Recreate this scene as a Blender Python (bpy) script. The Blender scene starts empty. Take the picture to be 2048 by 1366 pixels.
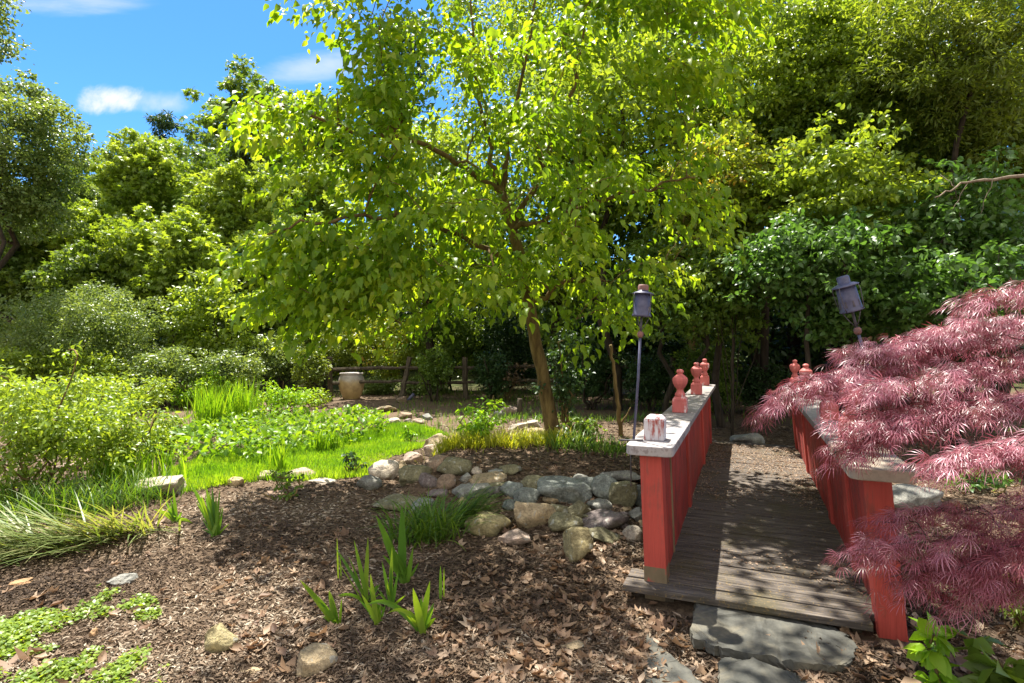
import bpy, bmesh, math, random
import numpy as np
from mathutils import Vector, Matrix

SC = bpy.context.scene
COL = SC.collection
R = np.random.default_rng(7)
F = 1130.0          # focal length in pixels of the 2048 wide photograph
CH = 1.6            # camera height

# ------------------------------------------------------------------ helpers
def S(t):
    t = np.clip(t, 0, 1)
    return t * t * (3 - 2 * t)

def hash3(i, j, k, seed):
    h = (i * 374761393 + j * 668265263 + k * 2147483647 + seed * 974711) & 0xffffffff
    h = ((h ^ (h >> 13)) * 1274126177) & 0xffffffff
    h = (h ^ (h >> 16)) & 0xffffff
    return h / float(0xffffff)

def vnoise(P, seed=0):
    P = np.asarray(P, float)
    I = np.floor(P).astype(np.int64); f = P - I
    f = f * f * (3 - 2 * f)
    r = 0
    for a in (0, 1):
        for b in (0, 1):
            for c in (0, 1):
                w = (f[:, 0] if a else 1 - f[:, 0]) * (f[:, 1] if b else 1 - f[:, 1]) * (f[:, 2] if c else 1 - f[:, 2])
                r = r + w * hash3(I[:, 0] + a, I[:, 1] + b, I[:, 2] + c, seed)
    return r * 2 - 1

A2 = np.array([.381, .925]); P2 = np.array([.925, -.381]); L0 = np.array([.843, 3.49])
def bridge_sd(x, y):
    rx, ry = x - L0[0], y - L0[1]
    return rx * A2[0] + ry * A2[1], rx * P2[0] + ry * P2[1]

def terrain(x, y):
    x = np.atleast_1d(np.asarray(x, float)); y = np.atleast_1d(np.asarray(y, float))
    s, d = bridge_sd(x, y)
    yb = 4.35 + np.maximum(0, .45 - x) * .55
    xl = -1.5 + (y - 5.5) * .15
    pl = .24 * S((y - yb) / 1.05) * S((x - xl) / .55) * S((-.12 - d) / .4) * (1 - S((y - 9.5) / 3))
    rav = -.35 * S((d + .05) / .2) * S((1.35 - d) / .2) * S((s - .4) / .5) * S((5.2 - s) / .5)
    hill = 8.0 * S((y - 19) / 42)
    near = 1 - S((np.hypot(x, y) - 18) / 12)
    q = np.stack([x, y, x * 0], 1)
    bump = near * (.035 * vnoise(q * 1.1, 3) + .016 * vnoise(q * 4.3, 5) + .006 * vnoise(q * 14, 6))
    return pl + rav + hill + bump - .015

def T(x, y): return float(terrain(x, y)[0])

def ground(px, py):
    """point of the terrain seen at a photograph pixel"""
    dx, dz = (px - 1024) / F, (683 - py) / F
    Y = np.linspace(1.5, 60, 6000)
    z = terrain(dx * Y, Y)
    k = np.argmax(z >= CH + dz * Y)
    if k == 0: k = len(Y) - 1
    y = Y[k]
    return np.array([dx * y, y, z[k]])

def P(px, py, Y): return np.array([(px - 1024) / F * Y, Y, CH + (683 - py) / F * Y])

def link(o, parent=None):
    COL.objects.link(o)
    if parent is not None: o.parent = parent
    return o

def tag(o, label=None, cat=None, group=None, kind=None):
    if label: o['label'] = label
    if cat: o['category'] = cat
    if group: o['group'] = group
    if kind: o['kind'] = kind
    return o

def empty(name, loc, label=None, cat=None, group=None, rot=(0, 0, 0)):
    o = bpy.data.objects.new(name, None); o.location = [float(v) for v in loc]; o.rotation_euler = rot
    o.empty_display_size = .2
    link(o); return tag(o, label, cat, group)

def npmesh(name, V, T3, mat, parent=None, tint=None, smooth=True, origin=None):
    V = np.asarray(V, np.float32); T3 = np.asarray(T3, np.int32)
    if origin is not None: V = V - np.asarray(origin, np.float32)
    me = bpy.data.meshes.new(name)
    me.vertices.add(len(V)); me.vertices.foreach_set('co', V.ravel())
    k = T3.shape[1]
    me.loops.add(T3.size); me.loops.foreach_set('vertex_index', T3.ravel())
    me.polygons.add(len(T3)); me.polygons.foreach_set('loop_start', np.arange(len(T3), dtype=np.int32) * k)
    if smooth: me.polygons.foreach_set('use_smooth', np.ones(len(T3), bool))
    me.update(calc_edges=True)
    if tint is not None:
        at = me.attributes.new('tint', 'FLOAT', 'POINT'); at.data.foreach_set('value', np.asarray(tint, np.float32))
    me.materials.append(mat)
    o = bpy.data.objects.new(name, me)
    link(o, parent)
    if parent is None and origin is not None: o.location = [float(v) for v in origin]
    return o

def norm(v): return v / np.maximum(np.linalg.norm(v, axis=-1, keepdims=True), 1e-9)

# leaf templates: u along the leaf, v across, w up; triangles
def tmpl_ovate(w=.3, fold=.10, droop=.18):
    V = [(0, 0, 0), (.28, w, fold - .02), (.66, w * .78, fold - .07), (1, 0, -droop), (.66, -w * .78, fold - .07), (.28, -w, fold - .02), (.28, 0, 0), (.66, 0, -.05)]
    T3 = [(0, 1, 6), (0, 6, 5), (6, 1, 2), (6, 2, 7), (6, 7, 4), (6, 4, 5), (7, 2, 3), (7, 3, 4)]
    return np.array(V, float), np.array(T3)
def tmpl_diamond(w=.3, fold=.12):
    return np.array([(0, 0, 0), (.45, w, fold), (1, 0, -.08), (.45, -w, fold)], float), np.array([(0, 1, 2), (0, 2, 3)])
def tmpl_lobed(n=5, spread=1.9, r0=.25, lens=None, w=.13, droop=.2, base=.0):
    V = [(0, 0, 0)]; T3 = []
    for i in range(n):
        a = -spread + 2 * spread * i / (n - 1)
        L = (1 - .45 * abs(a) / spread) if lens is None else lens[i]
        c, s = math.cos(a), math.sin(a)
        k = len(V)
        m = .45 * L
        V += [(m * c - w * L * s, m * s + w * L * c, -.02), (m * c + w * L * s, m * s - w * L * c, -.02), (L * c, L * s, -droop * L)]
        T3 += [(0, k + 1, k), (k, k + 1, k + 2)]
    return np.array(V, float), np.array(T3)
OV = tmpl_ovate(); DI = tmpl_diamond(); MAPLE = tmpl_lobed(5, 1.7, w=.2)
NARROW = tmpl_diamond(.13, .05)
def tmpl_lace():
    V = []; T3 = []
    for i in range(7):
        f = 2.0 * i / 6 - 1
        a = 1.25 * f; L = 1 - .34 * abs(f); c, s = math.cos(a), math.sin(a)
        def q(u, v, w): return (u * c - v * s, u * s + v * c, w)
        k = len(V); bend = -.06 * f
        V += [q(0, 0, 0), q(.35 * L, .012, -.03), q(.35 * L, -.012, -.03), q(.7 * L, .017 + bend, -.13), q(.7 * L, -.017 + bend, -.13), q(L, bend * 2.5, -.34)]
        T3 += [(k, k + 2, k + 1), (k + 1, k + 2, k + 4), (k + 1, k + 4, k + 3), (k + 3, k + 4, k + 5)]
    return np.array(V, float), np.array(T3)
LACE = tmpl_lace()

def leaf_arrays(pos, axis, nor, size, tm, tint):
    V0, T0 = tm
    a = norm(axis); n = nor - (nor * a).sum(1, keepdims=True) * a; n = norm(n); b = np.cross(n, a)
    N = len(pos); k = len(V0)
    V = (pos[:, None, :] + size[:, None, None] * (V0[None, :, 0:1] * a[:, None, :] + V0[None, :, 1:2] * b[:, None, :] + V0[None, :, 2:3] * n[:, None, :]))
    T3 = (T0[None] + (np.arange(N) * k)[:, None, None])
    return V.reshape(-1, 3), T3.reshape(-1, 3), np.repeat(tint, k)

def leaves(name, pos, axis, nor, size, tm, tint, mat, parent=None, smooth=False, origin=None):
    V, T3, t = leaf_arrays(pos, axis, nor, size, tm, tint)
    return npmesh(name, V, T3, mat, parent, t, smooth, origin)

def blade_arrays(base, head, lean, curv, L, W, K=5, tint=None, fold=.0):
    """strap leaves: base points, heading angles, lean from vertical at base, added lean towards the tip"""
    N = len(base); t = np.linspace(0, 1, K + 1)
    th = lean[:, None] + curv[:, None] * t[None] ** 1.5
    ds = L[:, None] / K
    r = np.concatenate([np.zeros((N, 1)), np.cumsum(np.sin(th[:, :-1]) * ds, 1)], 1)
    z = np.concatenate([np.zeros((N, 1)), np.cumsum(np.cos(th[:, :-1]) * ds, 1)], 1)
    c, s = np.cos(head)[:, None], np.sin(head)[:, None]
    ctr = base[:, None, :] + np.stack([r * c, r * s, z], 2)
    prof = np.minimum(1, .55 + 1.6 * t) * (1 - t ** 3.0) + .02
    side = np.stack([-np.sin(head), np.cos(head), np.zeros(N)], 1)
    hw = (W[:, None] * prof[None] / 2)[:, :, None] * side[:, None, :]
    V = np.stack([ctr - hw, ctr + hw], 2)          # N,K+1,2,3
    idx = np.arange(N * (K + 1) * 2).reshape(N, K + 1, 2)
    q = np.stack([idx[:, :-1, 0], idx[:, :-1, 1], idx[:, 1:, 1], idx[:, 1:, 0]], -1).reshape(-1, 4)
    tt = np.repeat(tint if tint is not None else np.full(N, .5), (K + 1) * 2)
    return V.reshape(-1, 3), q, tt

def blades(name, mat, parent=None, origin=None, **k):
    V, q, t = blade_arrays(**k)
    return npmesh(name, V, q, mat, parent, t, True, origin)

def poly_sample(poly, n, rng=R):
    poly = np.array(poly, float); lo, hi = poly.min(0), poly.max(0); out = np.zeros((0, 2))
    x1, y1 = poly[:, 0], poly[:, 1]; x2, y2 = np.roll(x1, -1), np.roll(y1, -1)
    while len(out) < n:
        q = rng.uniform(lo, hi, (n * 2, 2))
        X, Y = q[:, :1], q[:, 1:]
        c = ((y1 > Y) != (y2 > Y)) & (X < (x2 - x1) * (Y - y1) / (y2 - y1 + 1e-12) + x1)
        out = np.concatenate([out, q[c.sum(1) % 2 == 1]])
    return out[:n]
def in_poly(poly, q):
    poly = np.array(poly, float)
    x1, y1 = poly[:, 0], poly[:, 1]; x2, y2 = np.roll(x1, -1), np.roll(y1, -1)
    X, Y = q[:, :1], q[:, 1:]
    c = ((y1 > Y) != (y2 > Y)) & (X < (x2 - x1) * (Y - y1) / (y2 - y1 + 1e-12) + x1)
    return c.sum(1) % 2 == 1
def gpoly(poly): return [ground(*p)[:2] for p in poly]

class MB:
    """collects solid shapes into one mesh"""
    def __init__(s): s.v = []; s.f = []
    def add(s, V, Fs):
        k = len(s.v); s.v += [tuple(float(c) for c in p) for p in V]; s.f += [tuple(int(i) + k for i in f) for f in Fs]
    def box(s, c, size, M=None, taper=1.0):
        x, y, z = [v / 2 for v in size]
        V = [Vector((sx * x * (taper if sz > 0 else 1), sy * y * (taper if sz > 0 else 1), sz * z)) for sz in (-1, 1) for sx, sy in ((-1, -1), (1, -1), (1, 1), (-1, 1))]
        if M is not None: V = [M @ v for v in V]
        V = [v + Vector(c) for v in V]
        s.add(V, [(3, 2, 1, 0), (4, 5, 6, 7), (0, 1, 5, 4), (1, 2, 6, 5), (2, 3, 7, 6), (3, 0, 4, 7)])
    def tube(s, pts, rad, n=8, cap=True):
        pts = np.asarray(pts, float); rad = np.broadcast_to(np.asarray(rad, float), (len(pts),))
        tg = np.gradient(pts, axis=0); tg = norm(tg)
        up = np.array([0., 0, 1]) if abs(tg[0, 2]) < .9 else np.array([1., 0, 0])
        V = []
        u = norm(np.cross(tg[0], up))
        for i in range(len(pts)):
            u = norm(u - tg[i] * (u @ tg[i])); w = np.cross(tg[i], u)
            for j in range(n):
                a = 2 * math.pi * j / n
                V.append(pts[i] + rad[i] * (math.cos(a) * u + math.sin(a) * w))
        Fs = [(i * n + j, i * n + (j + 1) % n, (i + 1) * n + (j + 1) % n, (i + 1) * n + j) for i in range(len(pts) - 1) for j in range(n)]
        if cap: Fs += [tuple(range(n))[::-1], tuple((len(pts) - 1) * n + j for j in range(n))]
        s.add(V, Fs)
    def lathe(s, prof, n=24, c=(0, 0, 0), M=None, phase=0, cap=True):
        V = []
        for r, z in prof:
            for j in range(n):
                a = 2 * math.pi * j / n + phase
                v = Vector((r * math.cos(a), r * math.sin(a), z))
                if M is not None: v = M @ v
                V.append(v + Vector(c))
        m = len(prof)
        Fs = [(i * n + j, i * n + (j + 1) % n, (i + 1) * n + (j + 1) % n, (i + 1) * n + j) for i in range(m - 1) for j in range(n)]
        if cap: Fs += [tuple(range(n))[::-1], tuple((m - 1) * n + j for j in range(n))]
        s.add(V, Fs)
    def prism(s, poly, z0, z1):
        n = len(poly)
        V = [(x, y, z0) for x, y in poly] + [(x, y, z1) for x, y in poly]
        s.add(V, [tuple(range(n))[::-1], tuple(range(n, 2 * n))] + [(i, (i + 1) % n, n + (i + 1) % n, n + i) for i in range(n)])
    def build(s, name, mat, parent=None, smooth=False, bevel=0, loc=None):
        me = bpy.data.meshes.new(name); me.from_pydata(s.v, [], s.f); me.update()
        if smooth: me.polygons.foreach_set('use_smooth', [True] * len(me.polygons))
        me.materials.append(mat)
        o = bpy.data.objects.new(name, me); link(o, parent)
        if loc is not None: o.location = loc
        if bevel:
            b = o.modifiers.new('bevel', 'BEVEL'); b.width = bevel; b.segments = 2; b.limit_method = 'ANGLE'
        return o

# ---------------------------------------------------------------- materials
def newmat(name):
    m = bpy.data.materials.new(name); m.use_nodes = True
    nt = m.node_tree; nt.nodes.clear()
    out = nt.nodes.new('ShaderNodeOutputMaterial')
    return m, nt, out
def ramp(nt, stops, fac, interp='LINEAR'):
    n = nt.nodes.new('ShaderNodeValToRGB'); cr = n.color_ramp; cr.interpolation = interp
    while len(cr.elements) < len(stops): cr.elements.new(.5)
    for e, (p, c) in zip(cr.elements, stops): e.position = p; e.color = (*c, 1)
    nt.links.new(fac, n.inputs[0]); return n.outputs[0]
def noise(nt, scale, detail=4, rough=.6, vec=None, dist=0):
    n = nt.nodes.new('ShaderNodeTexNoise'); n.inputs['Scale'].default_value = scale; n.inputs['Detail'].default_value = detail
    n.inputs['Roughness'].default_value = rough; n.inputs['Distortion'].default_value = dist
    if vec is not None: nt.links.new(vec, n.inputs['Vector'])
    return n.outputs['Fac']
def coords(nt, kind='Object', scale=None, rot=None):
    tc = nt.nodes.new('ShaderNodeTexCoord'); o = tc.outputs[kind]
    if scale is not None or rot is not None:
        mp = nt.nodes.new('ShaderNodeMapping'); nt.links.new(o, mp.inputs[0])
        if scale is not None: mp.inputs['Scale'].default_value = scale
        if rot is not None: mp.inputs['Rotation'].default_value = rot
        o = mp.outputs[0]
    return o
def mixc(nt, fac, a, b, mode='MIX'):
    n = nt.nodes.new('ShaderNodeMix'); n.data_type = 'RGBA'; n.blend_type = mode
    for sock, v in ((n.inputs['Factor'], fac), (n.inputs['A'], a), (n.inputs['B'], b)):
        if isinstance(v, (int, float)): sock.default_value = v
        elif isinstance(v, tuple): sock.default_value = (*v, 1)
        else: nt.links.new(v, sock)
    return n.outputs['Result']
def math_(nt, op, a, b=0.0, clamp=False):
    n = nt.nodes.new('ShaderNodeMath'); n.operation = op; n.use_clamp = clamp
    for i, v in enumerate((a, b)):
        if isinstance(v, (int, float)): n.inputs[i].default_value = v
        else: nt.links.new(v, n.inputs[i])
    return n.outputs[0]
def principled(nt, out, color, rough=.8, bump=None, bstr=.3, bdist=.01, spec=.3, metal=0):
    b = nt.nodes.new('ShaderNodeBsdfPrincipled')
    if isinstance(color, tuple): b.inputs['Base Color'].default_value = (*color, 1)
    else: nt.links.new(color, b.inputs['Base Color'])
    if isinstance(rough, (int, float)): b.inputs['Roughness'].default_value = rough
    else: nt.links.new(rough, b.inputs['Roughness'])
    b.inputs['Specular IOR Level'].default_value = spec; b.inputs['Metallic'].default_value = metal
    if bump is not None:
        bn = nt.nodes.new('ShaderNodeBump'); bn.inputs['Strength'].default_value = bstr; bn.inputs['Distance'].default_value = bdist
        nt.links.new(bump, bn.inputs['Height']); nt.links.new(bn.outputs[0], b.inputs['Normal'])
    if out is not None: nt.links.new(b.outputs[0], out.inputs[0])
    return b

def leafmat(name, stops, trans=.45, tcol=(1.5, 1.35, .45), rough=.42, spec=.35):
    m, nt, out = newmat(name)
    at = nt.nodes.new('ShaderNodeAttribute'); at.attribute_name = 'tint'
    col = ramp(nt, stops, at.outputs['Fac'])
    b = principled(nt, None, col, rough, spec=spec)
    tr = nt.nodes.new('ShaderNodeBsdfTranslucent')
    tc = mixc(nt, 1.0, col, tcol, 'MULTIPLY'); nt.links.new(tc, tr.inputs[0])
    mx = nt.nodes.new('ShaderNodeMixShader'); mx.inputs[0].default_value = trans
    nt.links.new(b.outputs[0], mx.inputs[1]); nt.links.new(tr.outputs[0], mx.inputs[2]); nt.links.new(mx.outputs[0], out.inputs[0])
    return m
def st(*cs): return [(i / (len(cs) - 1), c) for i, c in enumerate(cs)]
M = {}
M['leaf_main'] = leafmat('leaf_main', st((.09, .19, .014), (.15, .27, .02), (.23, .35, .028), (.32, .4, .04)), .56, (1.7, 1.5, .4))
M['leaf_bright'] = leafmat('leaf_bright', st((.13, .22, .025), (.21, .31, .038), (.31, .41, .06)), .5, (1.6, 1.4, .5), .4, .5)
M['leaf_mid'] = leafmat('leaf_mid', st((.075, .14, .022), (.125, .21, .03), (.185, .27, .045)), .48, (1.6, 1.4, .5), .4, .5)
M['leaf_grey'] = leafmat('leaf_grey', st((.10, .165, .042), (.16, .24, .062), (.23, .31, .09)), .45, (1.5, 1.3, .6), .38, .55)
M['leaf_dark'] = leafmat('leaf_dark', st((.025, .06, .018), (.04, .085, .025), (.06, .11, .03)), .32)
M['leaf_blue'] = leafmat('leaf_blue', st((.055, .125, .028), (.095, .18, .038), (.13, .23, .055)), .42, (1.3, 1.4, .6), .38, .5)
M['leaf_yellow'] = leafmat('leaf_yellow', st((.11, .17, .02), (.18, .26, .03), (.22, .3, .04), (.27, .32, .04), (.44, .27, .06)), .5, (1.6, 1.4, .5), .4, .5)
M['leaf_olive'] = leafmat('leaf_olive', st((.09, .14, .02), (.14, .2, .028), (.2, .25, .04)), .46)
M['leaf_tan'] = leafmat('leaf_tan', st((.14, .12, .06), (.24, .17, .10), (.3, .2, .14)), .35, (1.3, 1.0, .7))
M['leaf_lime'] = leafmat('leaf_lime', st((.13, .28, .015), (.2, .38, .02), (.3, .44, .03)), .46)
M['leaf_sedge'] = leafmat('leaf_sedge', st((.22, .28, .025), (.38, .42, .04), (.5, .48, .08)), .5)
M['leaf_pond'] = leafmat('leaf_pond', st((.08, .18, .015), (.15, .28, .02), (.25, .38, .03)), .45)
M['leaf_iris'] = leafmat('leaf_iris', st((.09, .21, .035), (.15, .29, .03), (.25, .36, .04)), .48, (1.5, 1.4, .4), .4)
M['grass_dark'] = leafmat('grass_dark', st((.055, .13, .018), (.1, .205, .025), (.19, .28, .04)), .44)
M['grass_flop'] = leafmat('grass_flop', st((.12, .18, .05), (.2, .26, .08), (.33, .32, .15)), .4)
M['leaf_maple'] = leafmat('leaf_maple', st((.11, .045, .02), (.24, .06, .075), (.39, .14, .185), (.56, .3, .36)), .36, (1.4, .75, .8), .36, .5)
M['dry_leaf'] = leafmat('dry_leaf', st((.10, .055, .032), (.2, .12, .068), (.3, .2, .12), (.42, .33, .24)), .2, (1.2, 1, .8), .6)
M['chip'] = leafmat('chip', st((.042, .029, .02), (.12, .081, .052), (.21, .152, .1), (.42, .355, .27)), .05, (1, 1, 1), .8, .15)

def barkmat(name, c0, c1, sc=14):
    m, nt, out = newmat(name)
    v = coords(nt, 'Object', (1, 1, .25)); n = noise(nt, sc, 6, .65, v)
    principled(nt, out, ramp(nt, [(.3, c0), (.7, c1)], n), .9, n, .6, .02, .1)
    return m
M['bark'] = barkmat('bark', (.07, .045, .02), (.24, .17, .07))
M['bark_dark'] = barkmat('bark_dark', (.02, .016, .012), (.075, .058, .042))
M['bark_pale'] = barkmat('bark_pale', (.13, .1, .07), (.3, .24, .18))
M['old_wood'] = barkmat('old_wood', (.035, .028, .02), (.13, .105, .075), 20)

def rockmat():
    m, nt, out = newmat('river_stone')
    oi = nt.nodes.new('ShaderNodeObjectInfo'); v = coords(nt, 'Object')
    n1 = noise(nt, 7, 6, .65, v); n2 = noise(nt, 55, 4, .7, v); n3 = noise(nt, 2.2, 3, .5, v, .6)
    c = mixc(nt, 1.0, oi.outputs['Color'], ramp(nt, [(.28, (.5, .48, .46)), (.52, (1, 1, 1)), (.75, (1.35, 1.3, 1.2))], n1), 'MULTIPLY')
    c = mixc(nt, .55, c, ramp(nt, [(.35, (.45, .45, .45)), (.6, (1.25, 1.25, 1.25))], n2), 'MULTIPLY')
    c = mixc(nt, ramp(nt, [(.52, (0, 0, 0)), (.66, (.55, .55, .55))], n3), c, (.11, .105, .05))
    n4 = noise(nt, 16, 3, .5, v, 1.0); c = mixc(nt, ramp(nt, [(.62, (0, 0, 0)), (.67, (.6, .6, .6))], n4), c, (.36, .36, .31))
    h = math_(nt, 'ADD', n1, math_(nt, 'MULTIPLY', n2, .5))
    principled(nt, out, c, .8, h, .9, .02, .3); return m
M['rock'] = rockmat()

def paintmat(name, red, bare, wear, grain=(30, 30, 1.2), chip_lo=.55):
    m, nt, out = newmat(name)
    v = coords(nt, 'Object', grain); g = noise(nt, 2.2, 6, .65, v)
    v2 = coords(nt, 'Object'); b = noise(nt, 5, 5, .6, v2); f = noise(nt, 1.3, 3, .5, v2)
    red_c = mixc(nt, .5, tuple(red), ramp(nt, [(.3, (.55, .5, .5)), (.7, (1.25, 1.2, 1.2))], f), 'MULTIPLY')
    red_c = mixc(nt, .4, red_c, ramp(nt, [(.35, (.5, .5, .5)), (.6, (1.15, 1.15, 1.15))], g), 'MULTIPLY')
    k = math_(nt, 'ADD', math_(nt, 'MULTIPLY', g, .6), math_(nt, 'MULTIPLY', b, .4))
    mask = ramp(nt, [(chip_lo - .02, (0, 0, 0)), (chip_lo + .03, (wear,) * 3)], k)
    bare_c = mixc(nt, .6, tuple(bare), ramp(nt, [(.35, (.5, .5, .5)), (.65, (1.3, 1.3, 1.3))], g), 'MULTIPLY')
    principled(nt, out, mixc(nt, mask, red_c, bare_c), .7, k, .3, .004, .3); return m
M['red_paint'] = paintmat('red_paint', (.47, .075, .055), (.2, .06, .045), .7)
M['red_panel'] = paintmat('red_panel', (.41, .058, .046), (.17, .05, .04), .8, (40, 40, 1.0), .52)
M['red_worn'] = paintmat('red_worn', (.50, .13, .115), (.55, .47, .46), .9, (9, 9, 2), .57)
M['red_peeling'] = paintmat('red_peeling', (.42, .10, .08), (.56, .53, .55), 1.0, (12, 12, 1.5), .47)
M['cap_white'] = paintmat('cap_white', (.42, .4, .39), (.2, .17, .165), .9, (9, 3, 9), .53)
M['cap_grey'] = paintmat('cap_grey', (.27, .25, .23), (.17, .15, .13), .8, (14, 2, 14), .55)
M['cap_tan'] = paintmat('cap_tan', (.40, .34, .26), (.2, .15, .1), .8, (14, 2, 14), .57)
M['bare_wood'] = paintmat('bare_wood', (.26, .2, .12), (.12, .09, .05), .8)
M['worn_foot'] = paintmat('worn_foot', (.2, .155, .09), (.33, .07, .05), .9, (8, 8, 3), .53)
def deckmat():
    m, nt, out = newmat('weathered_deck')
    v = coords(nt, 'Object', (2.0, 28, 28)); g = noise(nt, 2.0, 6, .7, v)
    v2 = coords(nt, 'Object'); b = noise(nt, 2.5, 4, .6, v2); q = noise(nt, 60, 3, .7, v2)
    c = ramp(nt, [(.3, (.03, .025, .022)), (.5, (.085, .072, .062)), (.75, (.22, .19, .16))], g)
    c = mixc(nt, ramp(nt, [(.5, (0, 0, 0)), (.68, (.6, .6, .6))], b), c, (.075, .065, .03))
    c = mixc(nt, ramp(nt, [(.58, (0, 0, 0)), (.64, (.8, .8, .8))], q), c, (.2, .14, .06))
    principled(nt, out, c, .85, g, .6, .006, .15); return m
M['deck'] = deckmat()
def simplemat(name, c0, c1, sc=12, rough=.6, spec=.4, bs=.15, metal=0):
    m, nt, out = newmat(name); v = coords(nt, 'Object'); n = noise(nt, sc, 5, .6, v)
    principled(nt, out, ramp(nt, [(.35, c0), (.65, c1)], n), rough, n, bs, .005, spec, metal); return m
M['blue_metal'] = simplemat('blue_metal', (.05, .052, .10), (.09, .09, .15), 30, .5, .5)
M['rust_metal'] = simplemat('rust_metal', (.10, .07, .08), (.25, .11, .08), 25, .7)
M['pale_slot_plate'] = simplemat('pale_slot', (.3, .22, .12), (.42, .33, .2), 30, .8)  # plain tan for the small plates set on the body as cutouts
M['dark_metal'] = simplemat('dark_metal', (.05, .045, .05), (.10, .09, .10), 30, .6)
def urnmat():
    m, nt, out = newmat('glazed_clay_painted_light'); v = coords(nt, 'Object'); n = noise(nt, 6, 6, .65, v); n2 = noise(nt, 2.5, 3, .5, v, .5)
    sx = nt.nodes.new('ShaderNodeSeparateXYZ'); nt.links.new(v, sx.inputs[0])
    h = math_(nt, 'ADD', sx.outputs[2], math_(nt, 'MULTIPLY', n2, .3))
    c = ramp(nt, [(.30, (.46, .31, .13)), (.62, (.5, .37, .2)), (.72, (.46, .41, .36)), (.9, (.42, .38, .35))], h)  # warm ground bounce painted into the lower part, grey sky light into the top
    c = mixc(nt, .5, c, ramp(nt, [(.32, (.45, .4, .36)), (.6, (1.15, 1.15, 1.15))], n), 'MULTIPLY')
    principled(nt, out, c, .45, n, .15, .01, .5); return m
M['urn'] = urnmat()
def groundmat():
    m, nt, out = newmat('mulch_soil')
    v = coords(nt, 'Object'); n1 = noise(nt, 28, 8, .75, v); n2 = noise(nt, .9, 4, .6, v, .5); n3 = noise(nt, 110, 4, .8, v); n4 = noise(nt, .5, 3, .5, v)
    c = ramp(nt, [(.28, (.04, .027, .019)), (.47, (.1, .072, .05)), (.6, (.18, .133, .09)), (.78, (.3, .235, .17))], n1)
    c = mixc(nt, .6, c, ramp(nt, [(.32, (.42, .4, .38)), (.65, (1.45, 1.4, 1.3))], n3), 'MULTIPLY')
    c = mixc(nt, ramp(nt, [(.42, (0, 0, 0)), (.62, (.5, .5, .5))], n2), c, (.17, .115, .075))
    sx = nt.nodes.new('ShaderNodeSeparateXYZ'); nt.links.new(v, sx.inputs[0])
    far = ramp(nt, [(.0, (0, 0, 0)), (1, (1, 1, 1))], math_(nt, 'DIVIDE', math_(nt, 'SUBTRACT', sx.outputs[1], 17.0), 4.0, True))
    c = mixc(nt, far, c, ramp(nt, [(.35, (.03, .035, .012)), (.65, (.06, .08, .02))], n1))
    h = math_(nt, 'ADD', n1, math_(nt, 'MULTIPLY', n3, .5))
    principled(nt, out, c, .95, h, .9, .02, .1); return m
M['ground'] = groundmat()
def flagmat():
    m, nt, out = newmat('slate_flag'); v = coords(nt, 'Object'); n1 = noise(nt, 3, 6, .65, v, .8); n2 = noise(nt, 40, 4, .7, v)
    c = ramp(nt, [(.3, (.04, .042, .038)), (.5, (.085, .083, .068)), (.7, (.16, .14, .095))], n1)
    c = mixc(nt, .4, c, ramp(nt, [(.35, (.5, .5, .5)), (.65, (1.2, 1.2, 1.2))], n2), 'MULTIPLY')
    principled(nt, out, c, .75, n1, .5, .02, .3); return m
M['flag'] = flagmat()

# ------------------------------------------------------------------- ground
def nonuni(lo, hi, step, far):
    a = list(np.arange(lo, hi, step)); g = step
    while a[-1] < far: g *= 1.16; a.append(a[-1] + g)
    b = []; g = step; x = lo
    while x > -far: g *= 1.16; x -= g; b.append(x)
    return np.array(b[::-1] + a)
xs = nonuni(-5.5, 5.5, .035, 420); ys = nonuni(2.0, 10.5, .035, 420)
GX, GY = np.meshgrid(xs, ys); gz = terrain(GX.ravel(), GY.ravel())
V = np.stack([GX.ravel(), GY.ravel(), gz], 1)
nx, ny = len(xs), len(ys); ii = np.arange(nx * ny).reshape(ny, nx)
Q = np.stack([ii[:-1, :-1], ii[:-1, 1:], ii[1:, 1:], ii[1:, :-1]], -1).reshape(-1, 4)
tag(npmesh('ground', V, Q, M['ground']), kind='structure')

POND = gpoly([(330, 995), (520, 962), (640, 962), (735, 955), (760, 925), (850, 895), (900, 872), (820, 850), (700, 872), (560, 890), (420, 910), (330, 940)])
BRIDGE_FOOT = [tuple(L0 + A2 * s + P2 * d) for s, d in ((-.1, -.1), (5.6, -.1), (5.6, 1.4), (-.1, 1.4))]

# ----------------------------------------------------------- crowns and trees
def clump_leaves(ctrs, cr, nl, rng, flat=.55, up=.6):
    N = len(ctrs); cr = np.broadcast_to(np.asarray(cr, float), (N,))
    d = norm(rng.normal(size=(N, nl, 3))); rr = rng.uniform(.15, 1, (N, nl, 1)) ** .6
    off = d * rr; off[:, :, 2] *= flat
    pos = (ctrs[:, None] + off * cr[:, None, None]).reshape(-1, 3)
    dd = d.reshape(-1, 3)
    nor = np.array([0, 0, up]) + .45 * dd + .55 * rng.normal(size=dd.shape)
    axis = dd * [1, 1, .4] + .5 * rng.normal(size=dd.shape) + [0, 0, -.35]
    return pos, axis, nor
def crown_centres(c, rad, n, rng, seed=0, inner=.45):
    d = norm(rng.normal(size=(n, 3))); u = rng.uniform(inner, 1, (n, 1))
    lump = 1 + .28 * vnoise(d * 1.9 + seed * 7.3, seed)[:, None] + .15 * vnoise(d * 4.5 + seed, seed + 9)[:, None]
    return np.asarray(c) + d * u * lump * np.asarray(rad)

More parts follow.
